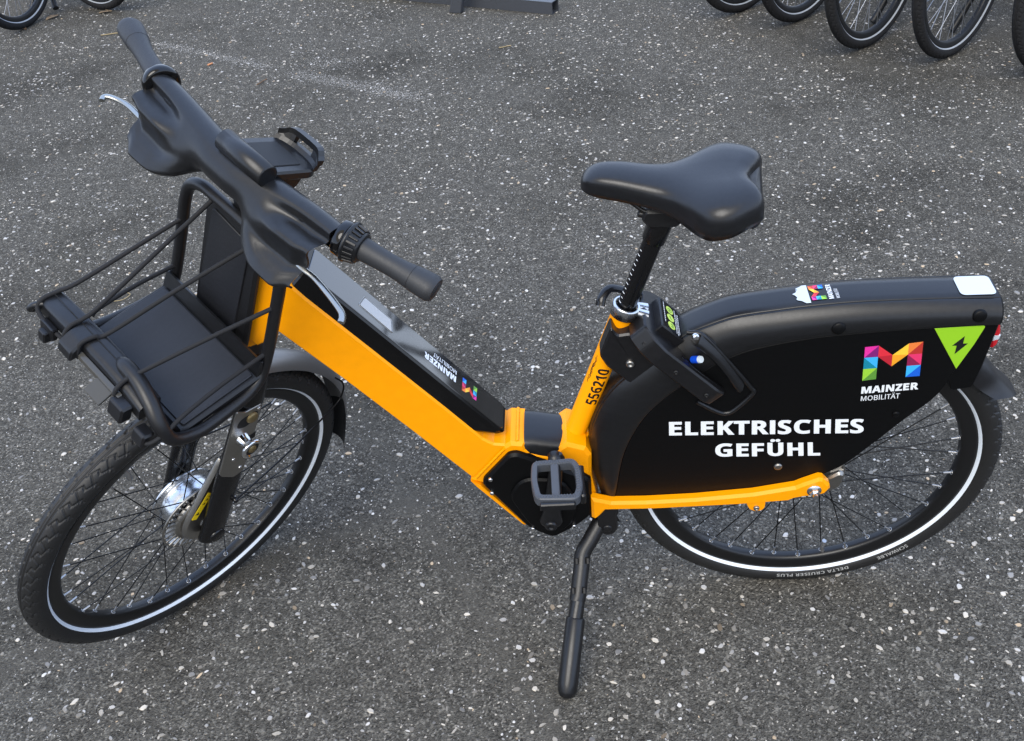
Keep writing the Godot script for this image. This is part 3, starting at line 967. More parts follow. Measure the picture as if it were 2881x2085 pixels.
	slab(s10, torn, 0.0, 0.0004, 0.0001, false, Transform3D(Basis(Vector3(0.998, 0.07, 0), Vector3(0, 0, -1), Vector3(-0.07, 0.998, 0)), Vector3(0, 0.7394, 0)))
	done(s10, "torn_sticker", M.white, g)
	var on_top := func(x: float, w: float): return Vector3(x, 0.7394 + x * 0.07 + (0.0006 if absf(w) < 0.02 else 0.0), w)
	logo(g, func(u, v): return on_top.call(-0.039 + (1.0 - v) * 0.024, 0.017 - u * 0.036))
	lettering("MAlNZER", 0.036, 0.0075, true, func(u, v): return on_top.call(-0.0045 - v, 0.018 - u), "lettering", M.print, g)
	lettering("MOBlLlTÄT", 0.024, 0.005, false, func(u, v): return on_top.call(0.0045 - v, 0.018 - u), "lettering", M.print, g)

func line_text(parent: Node, text: String, bl: Vector2, br: Vector2, tl: Vector2, tr: Vector2, bold: bool, z: float, heavy := 0.0) -> void:
	lettering(text, 1.0, 1.0, bold, func(u, v):
		var p: Vector2 = bl.lerp(br, u).lerp(tl.lerp(tr, u), v)
		return Vector3(p.x, p.y, z), "lettering", M.print, parent, 0, heavy)

func build_lock(bike: Node3D) -> void:
	# plate frame: x down-rear (m), y across to the left (z), z out of the plate
	var mdir := Vector3(0.6816, -0.7317, 0)
	var nl := Vector3(0.7317, 0.6816, 0)
	var org := nl * 0.2745 + mdir * -0.7215
	var lk := group_node("frame_lock", bike, Transform3D(Basis(mdir, Vector3(0, 0, 1), mdir.cross(Vector3(0, 0, 1))), org))
	# mdir x z = nl ?
	var up := 1.0 if mdir.cross(Vector3(0, 0, 1)).dot(nl) > 0 else -1.0
	var s := new_st()
	var u := round_poly(v2([-0.016, -0.048, -0.016, 0.048, 0.006, 0.064, 0.034, 0.0715, 0.160, 0.0715, 0.176, 0.066, 0.180, 0.052, 0.168, 0.050, 0.125, 0.051, 0.085, 0.049, 0.066, 0.035, 0.060, 0.0, 0.066, -0.035, 0.085, -0.049, 0.168, -0.050, 0.180, -0.052, 0.176, -0.066, 0.160, -0.0715, 0.034, -0.0715, 0.006, -0.064]), 0.005, 3)
	slab(s, u, minf(0.0, -0.036 * up), maxf(0.0, -0.036 * up), 0.003)
	done(s, "lock_body", M.hook, lk)
	# shackle channel along the inner edge
	s = new_st()
	var ch := PackedVector3Array()
	for k in 25:
		var t := k / 24.0
		ch.append(Vector3(lerpf(0.07, 0.168, t), 0.0535 + 0.004 * sin(t * PI), (-0.004) * up))
	tube(s, ch, [0.0055], 10)
	done(s, "lock_bar", M.fork, lk)
	# display box
	s = new_st()
	slab(s, round_poly(v2([0.009, -0.037, 0.009, 0.037, 0.061, 0.037, 0.061, -0.028, 0.054, -0.037]), 0.003), minf(-0.004 * up, 0.0145 * up), maxf(-0.004 * up, 0.0145 * up), 0.0016)
	done(s, "display_box", M.hook, lk)
	s = new_st()
	slab(s, round_poly(v2([0.012, -0.034, 0.012, 0.034, 0.058, 0.034, 0.058, -0.026, 0.052, -0.034]), 0.002), minf(0.0142 * up, 0.0150 * up), maxf(0.0142 * up, 0.0150 * up), 0.0003)
	done(s, "display_face", M.gloss, lk)
	for k in 3:
		s = new_st()
		lathe(s, v2([0.0001, 0.0, 0.0084, 0.0]), 24)
		var at := Vector3(0.0325, -0.019 + k * 0.0195, 0.0154 * up)
		done(s, "touch_symbol", M.lime, lk, Transform3D(Basis.IDENTITY, at))
		s = new_st()
		if k == 0:
			lathe(s, v2([0.0001, 0.0, 0.002, 0.0]), 10, false, false, Transform3D(Basis.IDENTITY, at + Vector3(0, 0, 0.0003 * up)))
			lathe(s, v2([0.0038, 0.0, 0.0050, 0.0]), 16, false, false, Transform3D(Basis.IDENTITY, at + Vector3(0, 0, 0.0003 * up)))
		elif k == 1:
			slab(s, v2([-0.003, -0.004, -0.001, -0.004, 0.001, 0.0, 0.003, 0.004, 0.001, 0.004, -0.002, 0.0]), 0.0, 0.0002, 0.00005, false, Transform3D(Basis.IDENTITY, at + Vector3(0, 0, 0.0003 * up)))
		else:
			slab(s, v2([-0.002, -0.004, 0.004, -0.004, 0.004, 0.004, -0.002, 0.004, -0.002, 0.002, 0.002, 0.002, 0.002, -0.002, -0.002, -0.002]), 0.0, 0.0002, 0.00005, false, Transform3D(Basis.IDENTITY, at + Vector3(0, 0, 0.0003 * up)))
		done(s, "symbol_mark", M.leafgreen, lk)
	# small print, too small to read: rows of strokes
	s = new_st()
	var r2 := RandomNumberGenerator.new()
	r2.seed = 77
	for row in [[0.0185, -0.030, 0.020], [0.0445, -0.028, 0.030], [0.0480, -0.020, 0.030], [0.0515, -0.022, 0.028]]:
		var y0: float = row[1]
		while y0 < row[2]:
			var l := r2.randf_range(0.002, 0.0055)
			box(s, Vector3(row[0], y0 + l * 0.5, 0.0153 * up), Vector3(0.0006, l * 0.5, 0.0001), 0.00005)
			y0 += l + 0.0012
	done(s, "small_print", M.print, lk)
	for p in [[0.002, 0.058, 0.6], [0.075, 0.0718, 1.0], [0.150, 0.0718, 1.0]]:
		bolt("lock_bolt", lk, Vector3(p[0], p[1], -0.020 * up), Vector3(-0.5 if p[2] < 1.0 else 0.0, 1, 0), 0.0042, 0.003, M.black)
	# bracket cover between seat tube and guard
	s = new_st()
	var br := v2([-0.356, 0.718, -0.366, 0.690, -0.376, 0.658, -0.364, 0.632, -0.330, 0.596, -0.290, 0.556, -0.265, 0.560, -0.244, 0.580, -0.255, 0.620, -0.275, 0.665, -0.300, 0.700, -0.330, 0.703, -0.345, 0.700])
	slab(s, round_poly(br, 0.006, 3), 0.006, 0.037, 0.003)
	var brf := v2([-0.332, 0.690, -0.340, 0.650, -0.330, 0.600, -0.290, 0.556, -0.265, 0.560, -0.244, 0.580, -0.255, 0.620, -0.275, 0.665, -0.300, 0.690])
	slab(s, round_poly(brf, 0.006, 3), -0.034, 0.010, 0.003)
	done(s, "bracket_cover", M.hook, bike)
	bolt("bracket_bolt", bike, Vector3(-0.326, 0.640, 0.038), Vector3(0, 0, 1), 0.0075, 0.005, M.steel)
	# rim of the pocket in which the lock's arm ends, on the guard
	s = new_st()
	var pk := catmull(v3([-0.235, 0.703, 0.040, -0.212, 0.702, 0.047, -0.184, 0.668, 0.0505, -0.152, 0.622, 0.0515, -0.128, 0.585, 0.0505, -0.123, 0.570, 0.0505, -0.150, 0.534, 0.0505, -0.166, 0.526, 0.0505, -0.182, 0.532, 0.0505, -0.215, 0.556, 0.0505]), 6)
	tube(s, pk, [0.0042], 8)
	done(s, "pocket_rim", M.plastic, bike)
	s = new_st()
	var arch := []
	for k in 18:
		var t := k / 17.0
		var c := Vector3(lerpf(-0.226, -0.150, t), lerpf(0.694, 0.585, t) + 0.010 * sin(t * PI), 0.0)
		var r := PackedVector3Array()
		for q in [[0.000, 0.042], [0.004, 0.058], [0.010, 0.066], [0.016, 0.064], [0.022, 0.052], [0.026, 0.046]]:
			r.append(c + nl * (q[0] - 0.006) + Vector3(0, 0, q[1]))
		arch.append(r)
	loft(s, arch, false, false, false, true)
	done(s, "pocket_wall", M.plastic, bike)
	bolt("pocket_bolt", bike, Vector3(-0.2235, 0.7075, 0.0575), Vector3(0.3, 0.4, 1), 0.0058, 0.004, M.chrome, false)
	# blue key knob
	s = new_st()
	var kd := Vector3(0.55, 0.55, 0.62).normalized()
	tube(s, PackedVector3Array([Vector3(-0.2185, 0.6600, 0.0585) - kd * 0.012, Vector3(-0.2185, 0.6600, 0.0585) + kd * 0.005]), [0.0062], 14)
	done(s, "blue_knob", M.blue, bike)
	s = new_st()
	tube(s, PackedVector3Array([Vector3(-0.2185, 0.6600, 0.0585) + kd * 0.005, Vector3(-0.2185, 0.6600, 0.0585) + kd * 0.0085]), [0.0064, 0.0056], 14)
	done(s, "knob_tip", M.white, bike)

func build_seat_number(bike: Node3D) -> void:
	var sd := (Vector3(-0.328, 0.735, 0) - Vector3(-0.430, 0.430, 0)).normalized()
	var e1 := Vector3(sd.y, -sd.x, 0)
	var o := Vector3(-0.430, 0.430, 0)
	var h0 := (Vector3(-0.397, 0.5305, 0) - o).dot(sd)
	# letters climb the tube; their tops point to the front
	lettering("556210", 0.086, 0.0205, true, func(u, v):
		var a: float = 1.05 + v / 0.0197 - 0.1
		return o + sd * (h0 + u) + e1 * cos(a) * 0.0198 + Vector3(0, 0, 1) * sin(a) * 0.0198, "number", M.ink, bike, 2, 0.2)
	# thin coat of arms and signature at the front of the tube
	var s := new_st()
	var r2 := RandomNumberGenerator.new()
	r2.seed = 5
	for k in 7:
		var a := 2.55 + 0.05 * (k % 3)
		var pts := PackedVector3Array()
		var h := 0.150 + k * 0.006
		for j in 6:
			var aa := a + 0.10 * sin(j * 1.7 + k)
			pts.append(o + sd * (h + j * 0.005) + e1 * cos(aa) * 0.0197 + Vector3(0, 0, 1) * sin(aa) * 0.0197)
		tube(s, pts, [0.0005], 4)
	done(s, "decal_lines", M.ink, bike)

func build_steering(bike: Node3D) -> void:
	var w := make_wheel(bike, STEER, true)
	w.set_meta("label", "front wheel turned to the left with a silver hub and black spokes")
	# ---- fork
	var fk := group_node("fork", bike, STEER)
	for z in [1.0, -1.0]:
		var s := new_st()
		var pts := catmull(v3([0.0, -0.035, 0.060 * z, 0.003, -0.01, 0.061 * z, 0.014, 0.10, 0.062 * z, 0.032, 0.26, 0.062 * z, 0.043, 0.36, 0.060 * z, 0.048, 0.395, 0.050 * z, 0.050, 0.415, 0.030 * z]), 5)
		var rad := []
		for i in pts.size(): rad.append(lerpf(0.0275, 0.0265, float(i) / pts.size()) * (0.62 if i == 0 else 1.0) * (0.86 if i == 1 else 1.0))
		tube(s, pts, rad, 20, true, false, 0.60, Vector3(0, 0, 1))
		done(s, "blade", M.fork, fk)
	var s := new_st()
	tube(s, v3([0.0500, 0.385, 0, 0.0505, 0.40, 0, 0.0505, 0.43, 0, 0.0505, 0.445, 0]), [0.036, 0.043, 0.043, 0.036], 24)
	tube(s, v3([0.0505, 0.635, 0, 0.0505, 0.66, 0, 0.02, 0.76, 0, 0.0, 0.79, 0]), [0.032, 0.03, 0.024, 0.022], 20)
	done(s, "crown", M.powder, fk)
	s = new_st()
	lathe(s, v2([0.0001, 0.003, 0.013, 0.003, 0.0165, 0.001, 0.0165, -0.004]), 24)
	done(s, "axle_cap", M.fork, fk, Transform3D(Basis.IDENTITY, Vector3(0.003, -0.012, 0.0775)))
	# bright docking plate on the left blade
	s = new_st()
	var plate := round_poly(v2([-0.002, 0.345, 0.016, 0.334, 0.052, 0.337, 0.050, 0.290, 0.036, 0.165, 0.016, 0.158, -0.012, 0.178, -0.018, 0.19]), 0.005)
	slab(s, plate, 0.0745, 0.0785, 0.001)
	done(s, "docking_plate", M.steel, fk)
	s = new_st()
	slab(s, round_poly(v2([0.002, 0.300, 0.022, 0.293, 0.044, 0.305, 0.046, 0.324, 0.028, 0.323, 0.008, 0.318]), 0.008, 4), 0.0780, 0.0792, 0.0003)
	slab(s, round_poly(v2([0.036, 0.262, 0.050, 0.266, 0.048, 0.250, 0.036, 0.250]), 0.003, 3), 0.0780, 0.0791, 0.0003)
	done(s, "plate_slot", M.black, fk)
	s = new_st()
	lathe(s, v2([0.0001, 0.006, 0.0095, 0.0055, 0.0115, 0.003, 0.0115, 0.0]), 24)
	done(s, "brass_stud", M.brass, fk, Transform3D(Basis.IDENTITY, Vector3(0.033, 0.313, 0.0785)))
	s = new_st()
	lathe(s, v2([0.0145, 0.0, 0.0125, 0.006, 0.0112, 0.014, 0.0112, 0.021, 0.0195, 0.023, 0.0215, 0.026, 0.0210, 0.029, 0.0185, 0.0305, 0.0150, 0.0305, 0.0140, 0.027, 0.0001, 0.027]), 36)
	var kx := Transform3D(Basis.IDENTITY, Vector3(0.021, 0.262, 0.0785))
	done(s, "docking_pin", M.chrome, fk, kx)
	s = new_st()
	lathe(s, v2([0.0001, 0.0272, 0.0141, 0.0272]), 30)
	done(s, "pin_recess", M.black, fk, kx)
	s = new_st()
	lathe(s, v2([0.0001, 0.0298, 0.0072, 0.0294, 0.0085, 0.0276]), 24)
	done(s, "pin_core", M.brass, fk, kx)
	for p in [[0.046, 0.328], [0.008, 0.214], [0.027, 0.180]]:
		bolt("plate_screw", fk, Vector3(p[0], p[1], 0.0785), Vector3(0, 0, 1), 0.0036, 0.002, M.chrome, false)
	bolt("stay_bolt", fk, Vector3(0.028, 0.085, 0.080), Vector3(0, 0, 1), 0.005, 0.006, M.fork)
	# brake arm with its yellow sticker
	s = new_st()
	var arm := catmull2(v2([0.010, 0.170, -0.004, 0.135, -0.030, 0.070, -0.045, 0.030, -0.050, 0.0, -0.044, -0.028, -0.024, -0.048, 0.0, -0.050, 0.024, -0.040, 0.030, -0.010, 0.024, 0.040, 0.018, 0.100, 0.016, 0.165]), 4, true)
	slab(s, arm, 0.030, 0.044, 0.006, true)
	done(s, "brake_arm", M.steel, fk)
	s = new_st()
	slab(s, round_poly(v2([-0.0375, 0.030, -0.0255, 0.024, 0.004, 0.083, -0.006, 0.093]), 0.003), 0.0439, 0.0445, 0.0001)
	done(s, "warning_sticker", M.stick, fk)
	s = new_st()
	sg(s, false)
	for q in [[-0.026, 0.041, 0.004], [-0.014, 0.064, 0.003], [-0.009, 0.073, 0.003], [-0.004, 0.080, 0.002]]:
		tri(s, Vector3(q[0] - q[2], q[1], 0.0448), Vector3(q[0] + q[2], q[1] + q[2], 0.0448), Vector3(q[0] + q[2], q[1] - q[2], 0.0448))
	done(s, "sticker_mark", M.black, fk)
	# ---- front mudguard
	var fd := group_node("front_mudguard", bike, STEER)
	s = new_st()
	var rings := []
	for i in 44:
		var t := i / 43.0
		var a := deg_to_rad(lerpf(104.0, -6.0, t))
		var r := PackedVector3Array()
		var fl := pow(maxf(0.0, (t - 0.84) / 0.16), 1.5)
		for k in 13:
			var wv := -1.0 + 2.0 * k / 12.0
			var rad := 0.377 - 0.020 * pow(absf(wv), 2.2) + 0.012 * fl
			r.append(Vector3(cos(a) * rad, sin(a) * rad, wv * (0.031 + 0.004 * fl)))
		rings.append(r)
	var cut := 35
	loft(s, rings.slice(0, cut + 1), false, false, false, true)
	done(s, "mudguard_blade", M.fender, fd)
	s = new_st()
	loft(s, rings.slice(cut, 44), false, false, false, true)
	done(s, "mudflap", M.panel, fd)
	for z in [1.0, -1.0]:
		s = new_st()
		tube(s, catmull(v3([0.285, 0.232, 0.030 * z, 0.302, 0.215, 0.036 * z, 0.306, 0.190, 0.040 * z, 0.285, 0.160, 0.044 * z, 0.16, 0.108, 0.060 * z, 0.028, 0.085, 0.082 * z]), 5), [0.0019], 7)
		done(s, "stay_wire", M.spoke, fd)
	# ---- front carrier
	build_carrier(bike)
	build_handlebar(bike)

func build_carrier(bike: Node3D) -> void:
	var c := group_node("front_carrier", bike, STEER)
	# hoop that becomes the side tube of the near side
	var s := new_st()
	var hp := v3([-0.181, 0.501, 0.005, -0.182, 0.503, 0.030, -0.183, 0.500, 0.062, -0.186, 0.488, 0.094, -0.186, 0.466, 0.120, -0.172, 0.440, 0.135, -0.13, 0.428, 0.135, -0.08, 0.436, 0.131, -0.035, 0.450, 0.127, -0.008, 0.468, 0.121, 0.002, 0.495, 0.117, 0.004, 0.54, 0.117, 0.004, 0.60, 0.1165, 0.004, 0.655, 0.115, 0.003, 0.688, 0.105, 0.003, 0.704, 0.078, 0.003, 0.7065, 0.040, 0.003, 0.7065, -0.04, 0.003, 0.704, -0.078, 0.003, 0.688, -0.104, 0.004, 0.655, -0.1145, 0.004, 0.60, -0.116, 0.003, 0.54, -0.117, 0.0, 0.495, -0.1175, -0.008, 0.468, -0.121, -0.035, 0.450, -0.127, -0.08, 0.436, -0.131, -0.13, 0.430, -0.133, -0.165, 0.440, -0.133, -0.182, 0.462, -0.128])
	var hpts := catmull(hp, 5)
	var hr := []
	for i in hpts.size(): hr.append(lerpf(0.0128, 0.0098, smoothstep(16.0, 30.0, float(i))) if i > 4 else [0.003, 0.0070, 0.0098, 0.0115, 0.0125][i])
	tube(s, hpts, hr, 16)
	done(s, "hoop_tube", M.powder, c)
	# tray
	s = new_st()
	var ty := func(x: float) -> float: return 0.4835 + (x + 0.018) * 0.36      # the tray is level when the bicycle stands
	var up := Vector3(-0.3387, 0.9409, 0)
	var bas := Basis(Vector3(0.9409, 0.3387, 0), Vector3(0, 0, -1), up)
	# tray frame: x rearward (level), y right, z up
	var tx := Transform3D(bas, Vector3(-0.082, 0.459, 0))
	slab(s, round_poly(v2([-0.086, -0.124, 0.090, -0.126, 0.090, 0.126, -0.086, 0.124]), 0.010), -0.018, -0.003, 0.004, false, tx)
	done(s, "tray", M.powder, c)
	s = new_st()
	slab(s, round_poly(v2([-0.066, -0.1175, 0.066, -0.1175, 0.066, 0.1175, -0.066, 0.1175]), 0.005), -0.004, 0.0006, 0.0012, false, tx)
	done(s, "tray_mat", M.tray, c)
	# raised strip at the back
	s = new_st()
	slab(s, v2([-0.009, -0.004, 0.002, -0.004, 0.010, 0.022, 0.0065, 0.024]), -0.124, 0.124, 0.001, false, Transform3D(Basis(Vector3(0.9409, 0.3387, 0), up, Vector3(0, 0, 1)), tx * Vector3(0.076, 0, 0)))
	done(s, "tray_back_strip", M.plastic, c)
	# front wall of the tray
	s = new_st()
	slab(s, v2([-0.010, -0.016, -0.002, -0.016, 0.006, 0.0, -0.012, 0.034, -0.018, 0.034]), -0.122, 0.122, 0.001, false, Transform3D(Basis(Vector3(0.9409, 0.3387, 0), up, Vector3(0, 0, 1)), tx * Vector3(-0.078, 0, 0)))
	done(s, "tray_front_wall", M.panel, c)
	# front bar
	s = new_st()
	var rings := []
	for q in [[-0.170, 0.6, -0.010], [-0.167, 0.9, -0.004], [-0.158, 1.0, 0.0], [-0.10, 1.0, 0.003], [0.0, 1.0, 0.004], [0.06, 1.0, 0.000], [0.095, 0.9, -0.006]]:
		var r := PackedVector3Array()
		for p in round_poly(v2([-0.0185, -0.014, 0.0165, -0.014, 0.0165, 0.010, 0.011, 0.0135, -0.013, 0.0135, -0.0185, 0.009]), 0.004, 3):
			r.append(Vector3(-0.186 + p.x, 0.4855 + p.y * q[1] + q[2] + p.x * 0.30, q[0]))
		rings.append(r)
	loft(s, rings, true, true, true, true)
	done(s, "front_bar", M.plastic, c)
	s = new_st()
	tube(s, v3([-0.1855, 0.5038, -0.155, -0.1855, 0.5048, -0.03, -0.1855, 0.5042, 0.01]), [0.0006], 5)
	done(s, "bar_seam", M.black, c)
	# light strip under the bar, hooks and clip
	s = new_st()
	slab(s, round_poly(v2([-0.213, 0.470, -0.205, 0.470, -0.205, 0.483, -0.213, 0.480]), 0.002), -0.055, 0.055, 0.001)
	done(s, "light_strip", M.lens, c)
	s = new_st()
	slab(s, round_poly(v2([-0.226, 0.468, -0.204, 0.474, -0.178, 0.4985, -0.176, 0.5055, -0.206, 0.5005, -0.224, 0.487]), 0.005), -0.083, -0.048, 0.003)
	done(s, "cord_hook", M.cover, c)
	s = new_st()
	slab(s, round_poly(v2([-0.226, 0.450, -0.205, 0.452, -0.202, 0.480, -0.222, 0.478]), 0.004), 0.046, 0.080, 0.003)
	done(s, "cord_hook", M.hook, c)
	s = new_st()
	slab(s, round_poly(v2([-0.216, 0.428, -0.196, 0.430, -0.192, 0.452, -0.212, 0.452]), 0.005), 0.092, 0.120, 0.003)
	done(s, "cord_hook", M.hook, c)
	s = new_st()
	slab(s, round_poly(v2([-0.216, 0.452, -0.206, 0.452, -0.204, 0.474, -0.216, 0.476]), 0.003), -0.146, -0.112, 0.002)
	slab(s, round_poly(v2([-0.224, 0.444, -0.207, 0.444, -0.207, 0.466, -0.224, 0.464]), 0.003), -0.138, -0.121, 0.002)
	done(s, "cord_hook", M.hook, c)
	s = new_st()
	tube(s, catmull(v3([-0.200, 0.487, -0.160, -0.211, 0.480, -0.170, -0.214, 0.470, -0.176, -0.208, 0.465, -0.178]), 5), [0.0055], 10)
	done(s, "cord_hook", M.hook, c)
	s = new_st()
	box(s, Vector3(-0.222, 0.466, 0.020), Vector3(0.013, 0.0025, 0.019), 0.001, Basis(Vector3(0, 0, 1), 0.55))
	done(s, "reflector", M.lens, c)
	# elastic cords
	var cords := [
		[0.003, 0.621, -0.112, -0.06, 0.578, -0.128, -0.15, 0.518, -0.150, -0.178, 0.504, -0.159, -0.200, 0.494, -0.164, -0.211, 0.480, -0.160, -0.211, 0.470, -0.130, -0.206, 0.466, -0.095],
		[0.003, 0.701, -0.048, -0.08, 0.618, -0.061, -0.160, 0.530, -0.078, -0.182, 0.510, -0.084, -0.200, 0.502, -0.087, -0.210, 0.488, -0.088, -0.210, 0.472, -0.086],
		[0.003, 0.523, -0.116, -0.08, 0.515, -0.108, -0.150, 0.508, -0.095, -0.164, 0.500, -0.092],
		[-0.001, 0.671, 0.040, -0.09, 0.588, -0.002, -0.168, 0.512, -0.038, -0.188, 0.5065, -0.046, -0.206, 0.499, -0.050, -0.212, 0.484, -0.050, -0.210, 0.470, -0.05],
		[0.003, 0.615, 0.117, -0.09, 0.565, 0.085, -0.178, 0.512, 0.053, -0.196, 0.5030, 0.048, -0.209, 0.490, 0.046, -0.213, 0.478, 0.046],
		[0.003, 0.519, 0.117, -0.08, 0.495, 0.120, -0.150, 0.474, 0.127, -0.185, 0.456, 0.131, -0.205, 0.440, 0.124, -0.208, 0.434, 0.106]]
	for q in cords:
		s = new_st()
		tube(s, catmull(v3(q), 5), [0.0036], 9)
		done(s, "elastic_cord", M.cord, c)
	# black plate behind the hoop
	s = new_st()
	slab(s, round_poly(v2([0.066, 0.455, 0.066, 0.69, -0.066, 0.69, -0.066, 0.455]), 0.02, 5), 0.0, 0.014, 0.005, false, Transform3D(Basis(Vector3(0, 0, 1), Vector3(0, 1, 0), Vector3(-1, 0, 0)), Vector3(0.026, 0, -0.012)))
	done(s, "back_plate", M.powder, c)
	s = new_st()
	slab(s, round_poly(v2([0.038, 0.475, 0.046, 0.668, -0.046, 0.676, -0.058, 0.47]), 0.008, 4), 0.0, 0.003, 0.001, false, Transform3D(Basis(Vector3(0, 0, 1), Vector3(0, 1, 0), Vector3(-1, 0, 0)), Vector3(0.0125, 0, -0.012)))
	done(s, "plate_inlay", M.tray, c)
	# stem between plate and fork crown
	s = new_st()
	slab(s, round_poly(v2([0.010, 0.42, 0.07, 0.40, 0.075, 0.45, 0.035, 0.47, 0.032, 0.69, 0.012, 0.69]), 0.006), -0.030, 0.034, 0.006)
	done(s, "carrier_bracket", M.powder, c)

const BAR_Z := [0.0, 0.15, 0.19, 0.21, 0.25, 0.30, 0.36]
const BAR_X := [-0.012, -0.006, 0.002, 0.009, 0.021, 0.037, 0.057]

func bar_pos(z: float) -> Vector3:
	var a := absf(z)
	var i := 0
	while i < 5 and a > BAR_Z[i + 1]: i += 1
	var t: float = (a - BAR_Z[i]) / (BAR_Z[i + 1] - BAR_Z[i])
	var x: float = lerpf(BAR_X[i], BAR_X[i + 1], t)
	return Vector3(x, 0.800 + 0.010 * smoothstep(0.0, 0.2, a), z)

func build_handlebar(bike: Node3D) -> void:
	var h := group_node("handlebar", bike, STEER)
	var s := new_st()
	var pts := PackedVector3Array()
	for k in 41: pts.append(bar_pos(lerpf(-0.335, 0.335, k / 40.0)))
	tube(s, pts, [0.0112], 14)
	done(s, "bar_tube", M.powder, h)
	# moulded cover with a lever shroud on each side
	s = new_st()
	var rings := []
	var N := 121
	for i in N:
		var zz := lerpf(-1.0, 1.0, i / float(N - 1))
		rings.append(cover_ring(zz))
	loft(s, rings, false, false, false, true)
	# inner skin
	var inn := []
	for i in N:
		var r: PackedVector3Array = rings[i]
		var c := bar_pos(r[8].z)
		var q := PackedVector3Array()
		for p in r: q.append(p + (Vector3(c.x, c.y - 0.004, p.z) - p).normalized() * 0.003)
		inn.append(q)
	loft(s, inn, false, false, false, true)
	for e in [0, N - 1]:
		for k in rings[0].size() - 1:
			quad(s, rings[e][k], rings[e][k + 1], inn[e][k + 1], inn[e][k])
	done(s, "handlebar_cover", M.cover, h)
	# grips
	for sgn in [1.0, -1.0]:
		s = new_st()
		var gp := PackedVector3Array()
		var rd := []
		var z0 := 0.236 if sgn > 0 else 0.204
		var z1 := 0.346 if sgn > 0 else 0.352
		for k in 23:
			var t := k / 22.0
			gp.append(bar_pos(lerpf(z0, z1, t) * sgn) + Vector3(0, -0.004 * t, 0))
			var q := 0.0166 - 0.0018 * sin(PI * clampf(t / 0.75, 0, 1)) + 0.0026 * smoothstep(0.45, 0.95, t)
			if k == 22: q *= 0.86
			rd.append(q)
		var rg := path_rings(gp, rd, 24, false, 1.0, Vector3.UP)
		# flatten the palm side toward the end
		for k in rg.size():
			var t := k / 22.0
			var rr: PackedVector3Array = rg[k]
			for j in rr.size():
				var dd: Vector3 = rr[j] - gp[k]
				rr[j] = gp[k] + Vector3(dd.x * (1.0 + 0.10 * smoothstep(0.4, 1.0, t)), dd.y * (1.0 - 0.05 * smoothstep(0.4, 1.0, t)), dd.z)
			rg[k] = rr
		loft(s, rg, true, true, true, true)
		done(s, "grip", M.grip, h)
		s = new_st()
		var e: Vector3 = gp[22] + (gp[22] - gp[21]).normalized() * 0.0005
		lathe(s, v2([0.0001, 0.0014, 0.0085, 0.0014, 0.0098, 0.0004, 0.0112, 0.0004, 0.0118, -0.001]), 24, false, true, align(gp[22] - gp[21], e))
		done(s, "grip_plug", M.grip, h)
		# groove ring in the grip
		s = new_st()
		var lv := 15
		tube(s, rg[lv], [0.00035], 5, false, true)
		done(s, "grip_seam", M.black, h)
	# gear twist ring on the near side
	s = new_st()
	var b1 := bar_pos(0.203)
	var d1 := (bar_pos(0.24) - bar_pos(0.205)).normalized()
	lathe(s, v2([0.012, 0.0, 0.0235, 0.0, 0.0255, 0.002, 0.0258, 0.010, 0.0255, 0.014, 0.020, 0.0145]), 40)
	done(s, "shifter_housing", M.gloss, h, align(d1, b1))
	s = new_st()
	lathe(s, v2([0.016, 0.0145, 0.0275, 0.0145, 0.0292, 0.0165, 0.0288, 0.019, 0.0250, 0.0205, 0.0215, 0.035, 0.0195, 0.0375, 0.0150, 0.0375]), 40)
	for k in 20:
		var a := TAU * k / 20
		var bs := Basis(Vector3(0, 0, 1), a)
		box(s, bs * Vector3(0.0243, 0, 0.0265), Vector3(0.0018, 0.0019, 0.0072), 0.0007, bs * Basis(Vector3(0, 1, 0), -0.22))
	done(s, "twist_ring", M.plastic, h, align(d1, b1))
	# bell ring on the far side
	s = new_st()
	var b2 := bar_pos(-0.186)
	var d2 := (bar_pos(-0.215) - bar_pos(-0.18)).normalized()
	lathe(s, v2([0.012, -0.002, 0.0245, -0.002, 0.0275, 0.001, 0.0282, 0.007, 0.0270, 0.014, 0.0225, 0.020, 0.0180, 0.0225]), 40)
	done(s, "bell_ring", M.gloss, h, align(d2, b2))
	s = new_st()
	for k in 6:
		var a := 2.05 + k * 0.09
		box(s, Vector3(cos(a) * 0.0269, sin(a) * 0.0269, 0.0045), Vector3(0.0003, 0.0008, 0.0012), 0.0001, Basis(Vector3(0, 0, 1), a))
	done(s, "bell_print", M.orange, h, align(d2, b2))
	# brake levers
	s = new_st()
	tube(s, catmull(v3([-0.034, 0.758, 0.150, -0.036, 0.760, 0.190, -0.034, 0.760, 0.213, -0.038, 0.759, 0.246, -0.043, 0.757, 0.276, -0.047, 0.755, 0.286, -0.054, 0.752, 0.292]), 6), [0.0050], 12, true, false, 0.7)
	done(s, "brake_lever", M.lever, h)
	s = new_st()
	tube(s, catmull(v3([-0.032, 0.760, -0.150, -0.031, 0.762, -0.192, -0.030, 0.762, -0.218, -0.033, 0.761, -0.236, -0.040, 0.760, -0.252, -0.046, 0.758, -0.258, -0.053, 0.756, -0.253]), 6), [0.0050], 12, true, false, 0.7)
	done(s, "brake_lever", M.lever, h)
	# phone holder
	var ph := group_node("phone_holder", bike, STEER * Transform3D(Basis(Vector3(0, 0, 1), -0.20), Vector3(0.030, 0.822, 0.034)))
	var flat := Transform3D(Basis(Vector3(1, 0, 0), Vector3(0, 0, -1), Vector3(0, 1, 0)), Vector3.ZERO)
	s = new_st()
	slab(s, round_poly(v2([-0.050, -0.045, 0.036, -0.045, 0.050, -0.034, 0.050, 0.034, 0.036, 0.045, -0.050, 0.045]), 0.010, 4), -0.012, 0.003, 0.003, false, flat)
	done(s, "holder_base", M.plastic, ph)
	s = new_st()
